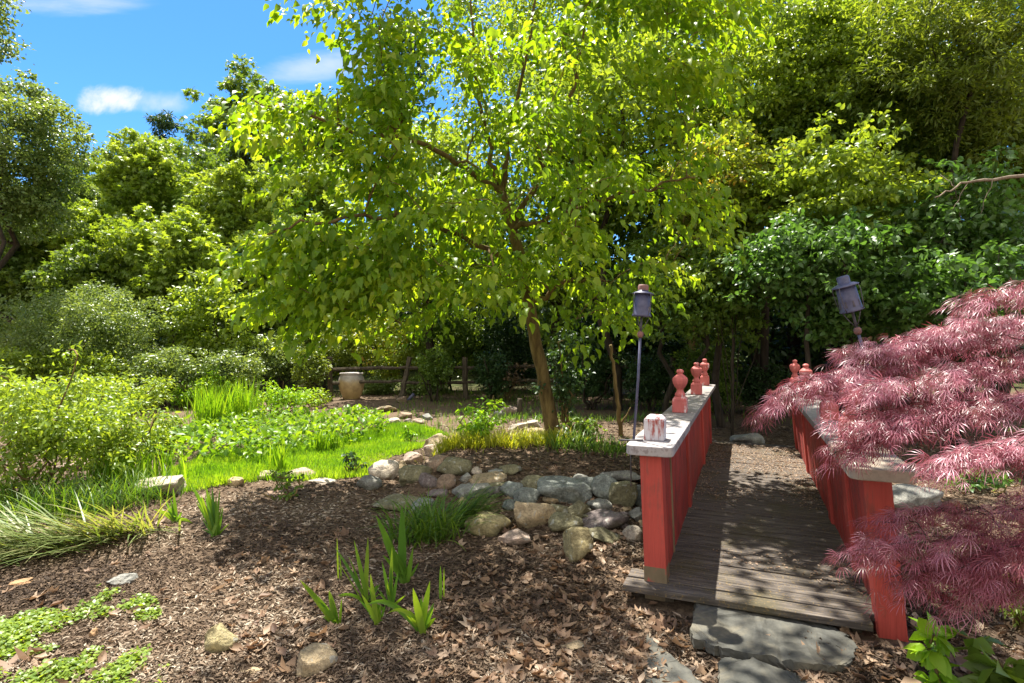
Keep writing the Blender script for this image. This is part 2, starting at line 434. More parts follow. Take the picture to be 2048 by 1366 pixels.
def skeleton(mb, nodes, rads, targets, rng, rmin=.008, sag=.12, n=5):
    """grow limbs from existing nodes to the targets"""
    nodes = [np.asarray(p, float) for p in nodes]; rads = list(rads)
    base = np.mean(nodes, 0)
    for t in sorted(targets, key=lambda q: np.linalg.norm(q - base)):
        A = np.array(nodes); d = np.linalg.norm(A - t, axis=1) + 1.2 * np.maximum(0, A[:, 2] - t[2] + .15 * np.linalg.norm((A - t)[:, :2], axis=1))
        k = int(np.argmin(d)); p0, r0 = nodes[k], rads[k]
        L = np.linalg.norm(t - p0)
        if L < .05: continue
        s = np.linspace(0, 1, n)[:, None]
        path = p0 + (t - p0) * s + np.array([0, 0, 1.0]) * sag * L * np.sin(math.pi * s) + rng.normal(size=(n, 3)) * .035 * L * np.sin(math.pi * s)
        r1 = max(rmin, r0 * .72); rr = np.linspace(r1, max(rmin * .6, r1 * .45), n)
        mb.tube(path, rr, 5 if r1 < .03 else 7, cap=False)
        nodes += list(path[1:]); rads += list(rr[1:])

def tree(name, label, cat, cx, cy, Y, rw, rh, mat, leaf, tm=DI, depth=None, cover=4.5, ncl=60, group=None, bark='bark_dark', base=None, seed=1, clr=.24, flat=.6, inner=.4, trunk_r=None, stems=1, limbs=14, zmin=None):
    """a tree or shrub: crown given by its middle (seen at cx,cy at distance Y) and half sizes in photograph pixels"""
    rng = np.random.default_rng(seed * 101 + 5)
    c = P(cx, cy, Y); rad = np.array([rw / F * Y, depth if depth else rw / F * Y * .8, rh / F * Y])
    if base is None: base = (c[0], c[1] + rad[1] * .15)
    b = np.array([base[0], base[1], T(*base)])
    root = empty(name, b, label, cat, group)
    ctr = crown_centres(c, rad, ncl, rng, seed, inner)
    zlow = b[2] + (.15 if zmin is None else zmin)
    ctr[:, 2] = np.maximum(ctr[:, 2], zlow + rng.uniform(0, .3, ncl))
    cr = rng.uniform(.7, 1.3, ncl) * clr * rad.mean() * 1.2
    lpx = (leaf * F / 2 / Y) ** 2 * (.3 if tm is not NARROW else .14)
    n = cover * math.pi * rw * rh / 4 / lpx
    nl = int(min(max(n / ncl, 8), 1400))
    pos, ax, no = clump_leaves(ctr, cr, nl, rng, flat)
    # loose leaves outside the clumps
    ne = int(len(pos) * .14) if Y < 30 else 0; e_ = crown_centres(c, rad, ne, rng, seed, .5); e_ = c + (e_ - c) * rng.uniform(.8, 1.07, (ne, 1))
    pos = np.concatenate([pos, e_]); ax = np.concatenate([ax, rng.normal(size=(ne, 3)) + [0, 0, -.4]]); no = np.concatenate([no, rng.normal(size=(ne, 3)) * .6 + [0, 0, .7]])
    keep = pos[:, 2] > b[2] + .02
    tint = np.clip(np.concatenate([np.repeat(rng.uniform(0, 1, ncl), nl), rng.uniform(0, 1, ne)]) * .55 + rng.uniform(0, 1, len(pos)) * .55 - .05, 0, 1)
    size = leaf * rng.uniform(.65, 1.25, len(pos))
    leaves('crown' if cat == 'tree' else 'foliage', pos[keep], ax[keep], no[keep], size[keep], tm, tint[keep], M[mat], root, origin=b)
    mb = MB(); tr = trunk_r or .035 * rad[2] + .03
    nodes = []; rr = []
    for k in range(stems):
        e = np.array([c[0], c[1], c[2] + rad[2] * .3]) if stems == 1 else c + rng.normal(size=3) * rad * .45
        s = np.linspace(0, 1, 8)[:, None]
        b0 = np.array([b[0], b[1], b[2] - .05]) + (0 if stems == 1 else rng.normal(size=3) * [.1, .1, 0] * min(1, rad[0]))
        path = b0 + (e - b0) * s + rng.normal(size=(8, 3)) * .04 * np.linalg.norm(e - b0) * np.sin(math.pi * s)
        r_ = np.linspace(tr, tr * .3, 8) if stems == 1 else np.linspace(tr * .5, tr * .2, 8)
        mb.tube(path, r_, 8, cap=False); nodes += list(path[2:]); rr += list(r_[2:])
    if limbs: skeleton(mb, nodes, rr, ctr[rng.permutation(ncl)[:limbs]], rng)
    o = mb.build('trunk' if stems == 1 else 'stem', M[bark], root, True)
    for v in o.data.vertices: v.co -= Vector(b)
    return root

FARW = 'trees on the far bank'
tree('tall_tree', 'tall dark tree with an open round crown rising highest at the back left', 'tree', 485, 270, 40, 115, 140, 'leaf_mid', .30, MAPLE, cover=4.2, ncl=150, seed=3, clr=.15, limbs=30)
tree('tall_tree', 'dark slim tree top just right of the tallest far tree', 'tree', 570, 270, 42, 50, 100, 'leaf_mid', .30, DI, cover=4, ncl=40, seed=4, limbs=16)
tree('tall_tree', 'loose feathery tree top below the small white cloud', 'tree', 245, 320, 38, 65, 70, 'leaf_mid', .24, DI, cover=1.6, ncl=34, seed=5, limbs=16, clr=.3)
tree('pine_tree', 'small dark pine top poking up on the far skyline', 'tree', 328, 258, 48, 32, 34, 'leaf_dark', .4, NARROW, cover=4.5, ncl=26, seed=6)
tree('tall_tree', 'dark bluish tree behind the left edge of the big leafy tree', 'tree', 800, 140, 30, 55, 140, 'leaf_dark', .22, DI, cover=3.5, ncl=50, seed=7, limbs=18)
tree('leaning_tree', 'large grey-green tree at the left edge with a long dark drooping limb', 'tree', 10, 325, 15.5, 150, 180, 'leaf_grey', .11, DI, cover=6.5, ncl=340, seed=8, clr=.12, limbs=34, bark='bark_dark')
tree('leaning_tree', 'tree at the upper left corner showing only one leafy branch tip', 'tree', -50, 50, 13.5, 90, 90, 'leaf_grey', .11, DI, cover=3.2, ncl=34, seed=9, limbs=20, clr=.3)
for k, (lab, cx, cy, Y, rw, rh, mt) in enumerate([
    ('bright green tree with a pointed top below the far pine', 290, 365, 22, 95, 95, 'leaf_bright'),
    ('bright green tree below the tallest far tree', 480, 425, 21, 110, 100, 'leaf_bright'),
    ('bright green tree under the dark drooping limb at left', 130, 470, 20, 130, 85, 'leaf_bright'),
    ('shaded green tree at the left edge under the grey-green tree', 15, 530, 19, 90, 110, 'leaf_mid'),
    ('wide bright tree in the middle of the left bank', 330, 530, 18.5, 150, 105, 'leaf_bright'),
    ('green tree between the left bank and the big leafy tree', 560, 540, 19.5, 105, 115, 'leaf_bright'),
    ('green tree low on the left bank above the grey-green shrub', 190, 570, 18, 120, 80, 'leaf_mid'),
    ('bright green tree showing between the long left limb and the left bank', 620, 400, 23, 85, 90, 'leaf_bright'),
    ('dark green tree behind the left edge of the big leafy crown', 640, 300, 29, 70, 110, 'leaf_mid'),
    ('dark tree behind the pointed bright tree', 390, 400, 27, 120, 120, 'leaf_mid'),
    ('dark tree filling the gap at left behind the bright trees', 200, 430, 28, 150, 90, 'leaf_mid')]):
    tree('bank_tree', lab, 'tree', cx, cy, Y, rw, rh, mt, .14 if Y < 25 else .18, MAPLE, cover=7, ncl=340, group=FARW, seed=20 + k, clr=.105, flat=.8, limbs=16)
SH = 'shrubs along the far edge of the garden'
for k, (lab, cx, cy, Y, rw, rh, mt, lf) in enumerate([
    ('wide grey-green shrub at the left below the bank trees', 150, 655, 15, 185, 85, 'leaf_grey', .08),
    ('leafy bright shrub in front of the left bank beside the grey-green shrub', 430, 640, 16, 95, 100, 'leaf_bright', .14),
    ('pale small shrub left of the clay urn with arching twigs', 545, 715, 17, 75, 55, 'leaf_grey', .09),
    ('yellow-green shrub behind the clay urn', 650, 690, 18, 90, 65, 'leaf_olive', .09),
    ('yellow-green shrub behind the leaning fence post', 765, 690, 18, 80, 70, 'leaf_yellow', .09),
    ('dark green shrub behind the fence between urn and tree trunk', 890, 680, 18.5, 100, 85, 'leaf_mid', .1),
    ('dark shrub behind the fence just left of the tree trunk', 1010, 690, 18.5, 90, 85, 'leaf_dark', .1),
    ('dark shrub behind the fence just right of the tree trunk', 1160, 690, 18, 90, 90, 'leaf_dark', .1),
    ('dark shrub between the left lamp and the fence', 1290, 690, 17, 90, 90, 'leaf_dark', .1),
    ('low arching bush at the far left below the grey-green shrub', 40, 735, 13.5, 90, 40, 'leaf_bright', .09),
    ('low arching bush under the middle of the grey-green shrub', 190, 738, 14, 80, 36, 'leaf_bright', .09),
    ('low bush between the grey-green shrub and the bright leafy shrub', 320, 735, 14, 75, 42, 'leaf_grey', .09),
    ('low pale bush in front of the bright leafy shrub', 450, 735, 14.5, 80, 40, 'leaf_grey', .08),
    ('dark leafy bush in front of the fence just right of the tree trunk', 1185, 745, 13.5, 60, 60, 'leaf_dark', .07),
    ('dark leafy bush in front of the fence between sapling and left lamp', 1300, 760, 13, 60, 55, 'leaf_dark', .07),
    ('mid green bush in front of the fence behind the left finials', 1410, 755, 12.5, 70, 75, 'leaf_mid', .07),
    ('dark bush in front of the fence at the far end of the bridge', 1530, 770, 12.5, 60, 50, 'leaf_dark', .07),
    ('mid green bush growing over the fence between its second and third posts', 868, 735, 15.3, 40, 40, 'leaf_mid', .08),
    ('dark bush behind the pinkish tan bush', 985, 745, 15.2, 40, 50, 'leaf_dark', .08),
    ('green bush over the left end of the fence', 620, 735, 15, 40, 45, 'leaf_olive', .08),
    ('pale bush growing through the fence below the leaning post', 850, 772, 17.2, 55, 25, 'leaf_grey', .08),
    ('pale bush under the fence right beside the clay urn', 755, 775, 17.2, 45, 25, 'leaf_grey', .08)]):
    tree('garden_shrub', lab, 'shrub', cx, cy, Y, rw, rh, mt, lf, DI, cover=5.0, ncl=140, group=SH, seed=40 + k, clr=.15, stems=5, limbs=10, zmin=.02)
BW = 'trees of the wood behind'
for k, (lab, cx, cy, Y, rw, rh, mt) in enumerate([
    ('dark tree close behind the big leafy tree, left half', 860, 440, 17, 190, 240, 'leaf_bright'),
    ('dark tree close behind the big leafy tree, right half', 1120, 420, 15, 210, 280, 'leaf_mid'),
    ('tall tree over the top of the big leafy tree', 1180, 60, 24, 290, 200, 'leaf_bright'),
    ('dark tree in the wood between the two lamps', 1400, 430, 14.5, 200, 290, 'leaf_mid'),
    ('bright tree close behind the upper right of the big leafy crown', 1240, 230, 13, 190, 200, 'leaf_bright'),
    ('tall dark tree in the wood above the right lamp', 1700, 330, 15, 260, 330, 'leaf_mid'),
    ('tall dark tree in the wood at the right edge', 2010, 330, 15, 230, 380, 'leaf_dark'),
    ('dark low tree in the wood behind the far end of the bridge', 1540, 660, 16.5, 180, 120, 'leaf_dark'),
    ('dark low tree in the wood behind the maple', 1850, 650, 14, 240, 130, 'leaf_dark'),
    ('tall tree at the top of the wood right of the big leafy tree', 1600, 40, 19, 250, 180, 'leaf_mid')]):
    tree('forest_tree', lab, 'tree', cx, cy, Y, rw, rh, mt, .18, DI, cover=4.0, ncl=300, group=BW, seed=60 + k, clr=.12, limbs=24)
BH = 'low trees closing the view under the crowns'
for k in range(13):
    cx = -120 + k * 190 + R.uniform(-30, 30)
    tree('thicket_tree', ['low dark tree far behind at the left edge', 'low tree far behind the grey-green shrub, left half', 'low tree far behind the grey-green shrub, right half', 'low tree far behind the bright leafy shrub', 'low tree far behind the clay urn', 'low tree far behind the leaning fence post', 'low tree far behind the leaning main trunk', 'low tree far behind the sapling stem', 'low tree far behind the left railing', 'low tree far behind the end of the bridge', 'low tree far behind the right lamp', 'low tree far behind the maple', 'low tree far behind at the right edge'][k],
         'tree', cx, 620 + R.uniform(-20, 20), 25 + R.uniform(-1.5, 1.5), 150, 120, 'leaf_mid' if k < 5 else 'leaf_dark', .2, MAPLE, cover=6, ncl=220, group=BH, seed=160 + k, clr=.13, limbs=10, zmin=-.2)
FR = 'trees at the edge of the wood'
for k, (lab, cx, cy, Y, rw, rh, mt, lf, tm, fl) in enumerate([
    ('yellow-green small-leaved tree at the top of the wood edge', 1560, 170, 12, 215, 200, 'leaf_bright', .10, OV, .45),
    ('yellow-green tree with orange young tips above the left lamp', 1450, 400, 10.5, 150, 165, 'leaf_yellow', .09, OV, .4),
    ('olive feathery tree filling the top right corner', 1900, 110, 9.5, 190, 190, 'leaf_olive', .13, NARROW, .8),
    ('small-leaved olive tree left of the top right corner', 1730, 130, 11, 180, 170, 'leaf_bright', .09, OV, .4),
    ('green tree with flat leafy tiers above the right lamp', 1680, 400, 9.5, 190, 150, 'leaf_bright', .1, OV, .32),
    ('blue-green leafy tree behind the right lamp', 1620, 520, 8.6, 170, 110, 'leaf_blue', .1, OV, .35),
    ('blue-green leafy tree at the right edge above the maple', 1930, 480, 8.5, 160, 170, 'leaf_blue', .11, OV, .4),
    ('yellow-green tree in the middle of the wood edge below the olive tree', 1700, 280, 11.5, 200, 140, 'leaf_mid', .09, OV, .45),
    ('leafy green tree right of the big tree under the orange-tipped one', 1420, 590, 10, 140, 110, 'leaf_mid', .09, OV, .4),
    ('blue-green leafy sapling low behind the right lamp', 1700, 610, 8.8, 150, 90, 'leaf_blue', .1, OV, .4),
    ('blue-green leafy sapling low at the right edge behind the maple', 1930, 590, 7.6, 150, 100, 'leaf_blue', .1, OV, .4),
    ('dark green tree at the right edge below the feathery corner tree', 1990, 300, 10, 140, 150, 'leaf_olive', .1, OV, .5),
    ('dark green tree in the gap between big leafy tree and left lamp', 1330, 560, 11.5, 120, 110, 'leaf_mid', .1, OV, .4)]):
    tree('woodland_tree', lab, 'tree', cx, cy, Y, rw, rh, mt, lf, tm, cover=4.6, ncl=300, group=FR, seed=80 + k, clr=.125, flat=fl, limbs=26, inner=.3, bark='bark_dark')

# bare trunks and stems seen under the wood
def stem_thing(name, label, pts, r0, r1, mat='bark_dark', cat='tree', twig=None, group=None):
    pts = [np.asarray(p, float) for p in pts]
    b = pts[0].copy(); root = empty(name, b, label, cat, group)
    Pn = np.array(pts); s = np.linspace(0, len(Pn) - 1, 16)
    path = np.stack([np.interp(s, np.arange(len(Pn)), Pn[:, i]) for i in range(3)], 1)
    path[1:-1] += R.normal(size=(14, 3)) * .012
    mb = MB(); mb.tube(path - b, np.linspace(r0, r1, 16), 9)
    if twig:
        for a, e in twig: 
            q = path[a] - b; mb.tube(np.linspace(q, np.asarray(e) - b, 6) + R.normal(size=(6, 3)) * .01, np.linspace(r1 * .8, r1 * .3, 6), 6)
    mb.build('trunk', M[mat], root, True); return root
def vert(px, py, topy, lean=0, Y=None):
    g = ground(px, py); Yt = g[1]
    g = g.copy(); g[2] -= .05
    return [g, P(px + lean * .5, (py + topy) / 2, Yt), P(px + lean, topy, Yt)]
stem_thing('tree_trunk', 'slim brown trunk rising just left of the far bridge finials', vert(1376, 815, 480, 20), .10, .06, 'bark')
stem_thing('tree_trunk', 'thick dark trunk in the wood beyond the bridge', vert(1520, 800, 380, -15), .2, .15)
stem_thing('tree_trunk', 'second thick dark trunk in the wood behind the right railing', vert(1582, 798, 380, 12), .2, .15)
b = vert(1243, 872, 690, -22)
stem_thing('sapling', 'bare forked sapling stem between tree trunk and left lamp', b, .035, .022, 'bark', 'sapling', [(2, P(1262, 815, b[0][1]))])
b = vert(1465, 872, 520, 0)
sp = stem_thing('bare_shrub', 'thin many-stemmed bare shrub beside the left railing far end', b, .03, .012, 'bark_dark', 'shrub',
    [(1, P(1420, 560, b[0][1])), (2, P(1500, 540, b[0][1] + .2)), (3, P(1440, 640, b[0][1] - .2)), (2, P(1530, 650, b[0][1])), (4, P(1480, 480, b[0][1])), (1, P(1395, 680, b[0][1]))])
stem_thing('dead_branch', 'pale dead branch sticking out of the dark trees at right', [P(2110, 345, 6.5), P(2000, 358, 6.6), P(1920, 368, 6.7), P(1870, 395, 6.7)], .025, .006, 'bark_pale', 'branch',
           [(9, P(1905, 420, 6.6)), (6, P(1960, 430, 6.5)), (11, P(1880, 350, 6.9))])

# ---------------------------------------------------------- the big leafy tree
rng = np.random.default_rng(12)
tb = ground(1112, 868); YT = tb[1]
root = empty('leafy_tree', tb, 'large broad-leaved tree with leaning trunk and wide hanging crown in the middle', 'tree')
tp = [tb - [0, 0, .08], P(1103, 840, YT), P(1090, 780, YT - .05), P(1078, 720, YT - .1), P(1070, 670, YT - .15), P(1058, 610, YT - .2), P(1045, 540, YT - .3), P(1025, 460, YT - .4), P(1003, 385, YT - .5)]
tr = [.14, .112, .1, .094, .088, .084, .08, .075, .07]
mb = MB(); tpa = np.array(tp); s = np.linspace(0, 8, 33)
path = np.stack([np.interp(s, range(9), tpa[:, i]) for i in range(3)], 1); path += np.stack([vnoise(np.stack([s * 1.1, s * 0 + i, s * 0], 1), 4) * .02 for i in range(3)], 1)
mb.tube(path, np.interp(s, range(9), tr) * (1 + .06 * vnoise(np.stack([s * 2, s * 0, s * 0], 1), 8)), 14)
# limbs
limbs = [[P(1003, 385, YT - .5), P(985, 330, YT - .6), P(960, 200, YT - .8), P(945, 100, YT - 1), P(940, -60, YT - 1.2)],
         [P(1003, 385, YT - .5), P(1018, 300, YT - .5), P(1032, 200, YT - .6), P(1060, 60, YT - .8), P(1090, -120, YT - 1.2)],
         [P(1025, 460, YT - .4), P(1120, 260, YT - .7), P(1150, 170, YT - .8), P(1165, 60, YT - 1), P(1200, -60, YT - 1.3)],
         [P(1003, 385, YT - .5), P(920, 330, YT - 1.0), P(835, 285, YT - 1.6), P(690, 255, YT - 2.2), P(600, 225, YT - 2.4), P(505, 205, YT - 2.5)],
         [P(1045, 540, YT - .3), P(930, 470, YT - 1.1), P(800, 430, YT - 1.8), P(650, 440, YT - 2.4), P(530, 470, YT - 2.6)],
         [P(1025, 460, YT - .4), P(1150, 420, YT - 1), P(1280, 380, YT - 1.6), P(1390, 350, YT - 2.1)],
         [P(1058, 610, YT - .2), P(1140, 560, YT - .9), P(1220, 560, YT - 1.5)]]
nodes, rads = list(path[14:]), list(np.interp(s, range(9), tr)[14:] * .4)
for L in limbs:
    L = np.array(L); q = np.linspace(0, len(L) - 1, 20)
    pp = np.stack([np.interp(q, range(len(L)), L[:, i]) for i in range(3)], 1); pp[1:] += rng.normal(size=(19, 3)) * .02
    r_ = np.linspace(.042, .009, 20); mb.tube(pp, r_, 8, cap=False); nodes += list(pp); rads += list(r_)
CROWN = [(660, -60), (640, 0), (690, 30), (760, 60), (775, 130), (745, 185), (650, 225), (560, 175), (490, 200), (530, 260), (600, 300), (580, 360), (610, 420), (520, 455), (490, 520), (540, 560), (560, 630), (650, 670), (740, 610), (830, 630), (900, 590), (1000, 600), (1060, 560), (1150, 610), (1240, 620), (1260, 560), (1310, 500), (1390, 470), (1420, 410), (1370, 340), (1390, 260), (1370, 200), (1440, 150), (1470, 60), (1480, -60)]
q = poly_sample(CROWN, 1500, rng)
kq = vnoise(np.stack([q[:, 0] / 95, q[:, 1] / 60, q[:, 0] * 0], 1), 63) > -.07; q = q[kq][:800]; NQ = len(q)
Yq = np.where(q[:, 0] < 800, rng.uniform(5.7, 7.1, NQ), rng.uniform(5.9, 8.5, NQ))
Yq = np.where(q[:, 0] > 1300, rng.uniform(5.8, 7.5, NQ), Yq)
tg = np.array([P(a, b, y) for (a, b), y in zip(q, Yq)])
edge = [(655, 5), (690, 25), (740, 60), (770, 120), (545, 215), (580, 200), (625, 220), (690, 200), (750, 170), (600, 310), (590, 370), (550, 470), (535, 520), (570, 590), (650, 650), (700, 620), (800, 640), (870, 620), (1150, 630), (1240, 630), (1385, 185), (1430, 130), (1465, 60), (1400, 385), (1385, 455), (1330, 520), (1270, 590), (1400, 250), (620, 470), (700, 560), (620, 560), (560, 470)]
tg = np.concatenate([tg, np.array([P(a + rng.normal() * 14, b + rng.normal() * 12, (6.3 if a < 800 else 7.0) + rng.uniform(-.5, .6)) for a, b in edge for _ in range(3)])])
# upper crown, above the picture
n2 = 560
up = np.stack([rng.uniform(-2.3, 3.6, n2), rng.uniform(5.5, 9.2, n2), rng.uniform(6.3, 8.8, n2)], 1)
up = up[(up[:, 2] - CH) > .64 * up[:, 1]]
hole = vnoise(np.stack([up[:, 0] * .9, up[:, 1] * .9, up[:, 0] * 0], 1), 31) > -.02
up = up[hole]
tg = np.concatenate([tg, up])
skeleton(mb, nodes, rads, tg[rng.permutation(len(tg))[:520]], rng, .006, .1)
o = mb.build('trunk', M['bark'], root, True)
for v in o.data.vertices: v.co -= Vector(tb)
# twigs with leaves: each target is the middle of a leafy twig
nl = 30; N = len(tg)
cen = np.array([.0, 7.6, 4.6])
outd = norm((tg - cen) * [1, 1, .5] + rng.normal(size=(N, 3)) * 1.2); outd[:, 2] = outd[:, 2] * .4 - .12; outd = norm(outd)
t = rng.uniform(-.5, .5, (N, nl))
side = norm(np.cross(outd, [0, 0, 1.]))
sgn = rng.choice([-1, 1], (N, nl))
pos = tg[:, None] + outd[:, None] * (t * .9)[:, :, None] + side[:, None] * (sgn * rng.uniform(.0, .17, (N, nl)))[:, :, None] + rng.normal(size=(N, nl, 3)) * [.05, .05, .035]
pos[:, :, 2] -= .32 * (t + .2) ** 2
ax = outd[:, None] * .55 + side[:, None] * (sgn * .7)[:, :, None] + rng.normal(size=(N, nl, 3)) * .3 + [0, 0, -.55]
no = np.array([0, 0, 1.]) + rng.normal(size=(N, nl, 3)) * .38
pos, ax, no = pos.reshape(-1, 3), ax.reshape(-1, 3), no.reshape(-1, 3)
tint = np.clip(np.repeat(rng.uniform(0, 1, N), nl) * .55 + rng.uniform(0, 1, len(pos)) * .5, 0, 1)
leaves('crown', pos, ax, no, rng.uniform(.06, .15, len(pos)), tmpl_ovate(.29, .14, .28), tint, M['leaf_main'], root, origin=tb)

# ------------------------------------------------------------------- bridge
br = empty('footbridge', (L0[0], L0[1], 0), 'red wooden footbridge with plank deck and carved railing finials', 'bridge', rot=(0, 0, math.atan2(P2[1], P2[0])))
# local frame: x = across (perp), y = along
ZC = .952; ZT = ZC - .05     # cap top / underside
def rail_x(side, z): return (.0 + .04 * (1 - z / ZC)) if side == 0 else (1.2 + .085 * (1 - z / ZC))
dk = MB(); y = -.06; i = 0
rr = random.Random(4)
while y < 5.5:
    w = rr.uniform(.135, .145); x0, x1 = -.04, 1.31
    if i < 2: x0 = -.14
    if i == 0: x1 = 1.18
    x0 += rr.uniform(-.01, .01)
    dk.box(((x0 + x1) / 2, y + w / 2, .08 + rr.uniform(-.004, .003)), (x1 - x0, w - .01, .04), Matrix.Rotation(rr.uniform(-.004, .004), 3, 'Y'))
    y += w; i += 1
dk.build('deck', M['deck'], br, bevel=.004)
jo = MB()
for xx in (.12, .62, 1.12): jo.box((xx, 2.75, -.03), (.05, 5.4, .176))
jo.build('joist', M['old_wood'], br)
YP = ([.12, 1.85, 3.75, 5.3], [.08, .78, 1.83, 3.75, 5.3])
for side in (0, 1):
    cx = rail_x(side, ZC)
    s0, s1 = (0, 5.55) if side == 0 else (-.2, 5.55)
    # cap boards: rounded near corners
    def capboard(y0, y1, hw, zt, th, rounded):
        m = MB(); pl = []
        if rounded:
            r_ = .05
            for a in np.linspace(math.pi, 1.5 * math.pi, 5): pl.append((cx - hw + r_ + r_ * math.cos(a), y0 + r_ + r_ * math.sin(a)))
            for a in np.linspace(1.5 * math.pi, 2 * math.pi, 5): pl.append((cx + hw - r_ + r_ * math.cos(a), y0 + r_ + r_ * math.sin(a)))
        else: pl += [(cx - hw, y0), (cx + hw, y0)]
        pl += [(cx + hw, y1), (cx - hw, y1)]
        m.prism(pl, zt - th, zt); return m
    if side == 0:
        capboard(s0, 1.2, .145, ZC, .062, True).build('handrail', M['cap_white'], br, bevel=.006)['label'] = 'white painted near end of the handrail board'
        capboard(1.205, s1, .142, ZC - .003, .05, False).build('handrail', M['cap_grey'], br, bevel=.005)
    else:
        capboard(s0, .62, .15, ZC, .062, True).build('handrail', M['cap_tan'], br, bevel=.006)['label'] = 'bare tan near end of the handrail board'
        capboard(.625, s1, .135, ZC - .004, .05, False).build('handrail', M['cap_grey'], br, bevel=.005)
    # panel of vertical boards, leaning with the railing
    sh = Matrix(((1, 0, -(.04 if side == 0 else .085) / ZC), (0, 1, 0), (0, 0, 1)))
    pm = MB(); y = .2 if side == 0 else .16
    while y < 5.4:
        w = .094
        zc = (.085 + ZT) / 2; hgt = ZT - .085 - .004
        inn = 1 if side == 0 else -1
        pm.box((rail_x(side, zc) + inn * (.035 + rr.uniform(0, .002)), y + w / 2, zc), (.018, w - .011, hgt), sh)
        y += w
    pm.build('side_panel', M['red_panel'], br, bevel=.003)
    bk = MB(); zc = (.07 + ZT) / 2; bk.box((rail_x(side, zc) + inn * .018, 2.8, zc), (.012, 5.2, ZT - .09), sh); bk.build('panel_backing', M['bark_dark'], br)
    tm_ = MB(); tm_.box((rail_x(side, zc) + inn * .048, (.197 if side == 0 else .155), zc), (.012, .016, ZT - .09), sh); tm_.build('trim_strip', M['bare_wood'], br)
    if side == 0:
        tm_ = MB(); tm_.box((rail_x(side, zc) + inn * .05, .62, zc), (.012, .016, ZT - .09), sh); tm_.build('trim_strip', M['bare_wood'], br)
    for k, yy in enumerate(YP[side]):
        pm = MB(); zc = (-.03 + ZT) / 2
        pm.box((rail_x(side, zc), yy, zc), (.135, .135, ZT + .03), sh)
        po = pm.build('post', M['red_paint'], br, bevel=.006)
        if k == 0 and side == 0:
            pm = MB(); pm.box((rail_x(side, .08), yy, .075), (.1385, .1385, .23), sh); pm.build('post_foot', M['worn_foot'], po)
        if side == 1 and k == 0: continue
        if side == 0 and k == 0:
            pm = MB(); yb = yy + .16
            pm.box((cx, yb, ZC + .068), (.13, .13, .136)); pm.box((cx, yb, ZC + .149), (.13, .13, .026), taper=.62)
            o = pm.build('post_cap', M['red_peeling'], br, bevel=.006); o['label'] = 'square post end with peeling red and white paint'
        else:
            fm = MB()
            fm.box((cx, yy, ZC + .058), (.128, .128, .116)); fm.box((cx, yy, ZC + .13), (.128, .128, .028), taper=.72)
            pr = [(.046, .144), (.050, .165), (.036, .185), (.030, .20), (.034, .212), (.052, .235), (.066, .262), (.072, .29), (.070, .312), (.05, .33), (.03, .345), (.024, .355), (.034, .362), (.036, .374), (.026, .388), (.008, .393)]
            fm.lathe(pr, 8, (cx, yy, ZC), phase=math.pi / 8)
            fm.build('finial', M['red_worn'], br, bevel=.004)
# litter lying on the deck
def deck_litter():
    n = 15000; y = R.uniform(.3, 5.3, n) ; x = R.uniform(.06, 1.22, n)
    k = vnoise(np.stack([x * 2.5, y * 1.6, x * 0], 1), 51) + .42 * (y - 2.1) > R.uniform(-.3, 1.0, n)
    x, y = x[k], y[k]; w = L0[None] + y[:, None] * A2[None] + x[:, None] * P2[None]
    pos = np.concatenate([w, np.full((len(w), 1), .108)], 1)
    a = R.uniform(0, 6.28, len(w)); ax = np.stack([np.cos(a), np.sin(a), R.normal(size=len(w)) * .1], 1)
    no = np.array([0, 0, 1.]) + R.normal(size=(len(w), 3)) * .25
    o = leaves('leaf_litter', pos, ax, no, R.uniform(.008, .028, len(w)), DI, np.clip(R.uniform(.2, 1, len(w)), 0, 1), M['dry_leaf'])
    tag(o, 'brown bits of leaf and catkin strewn over the bridge deck', 'leaf litter', kind='stuff')
deck_litter()

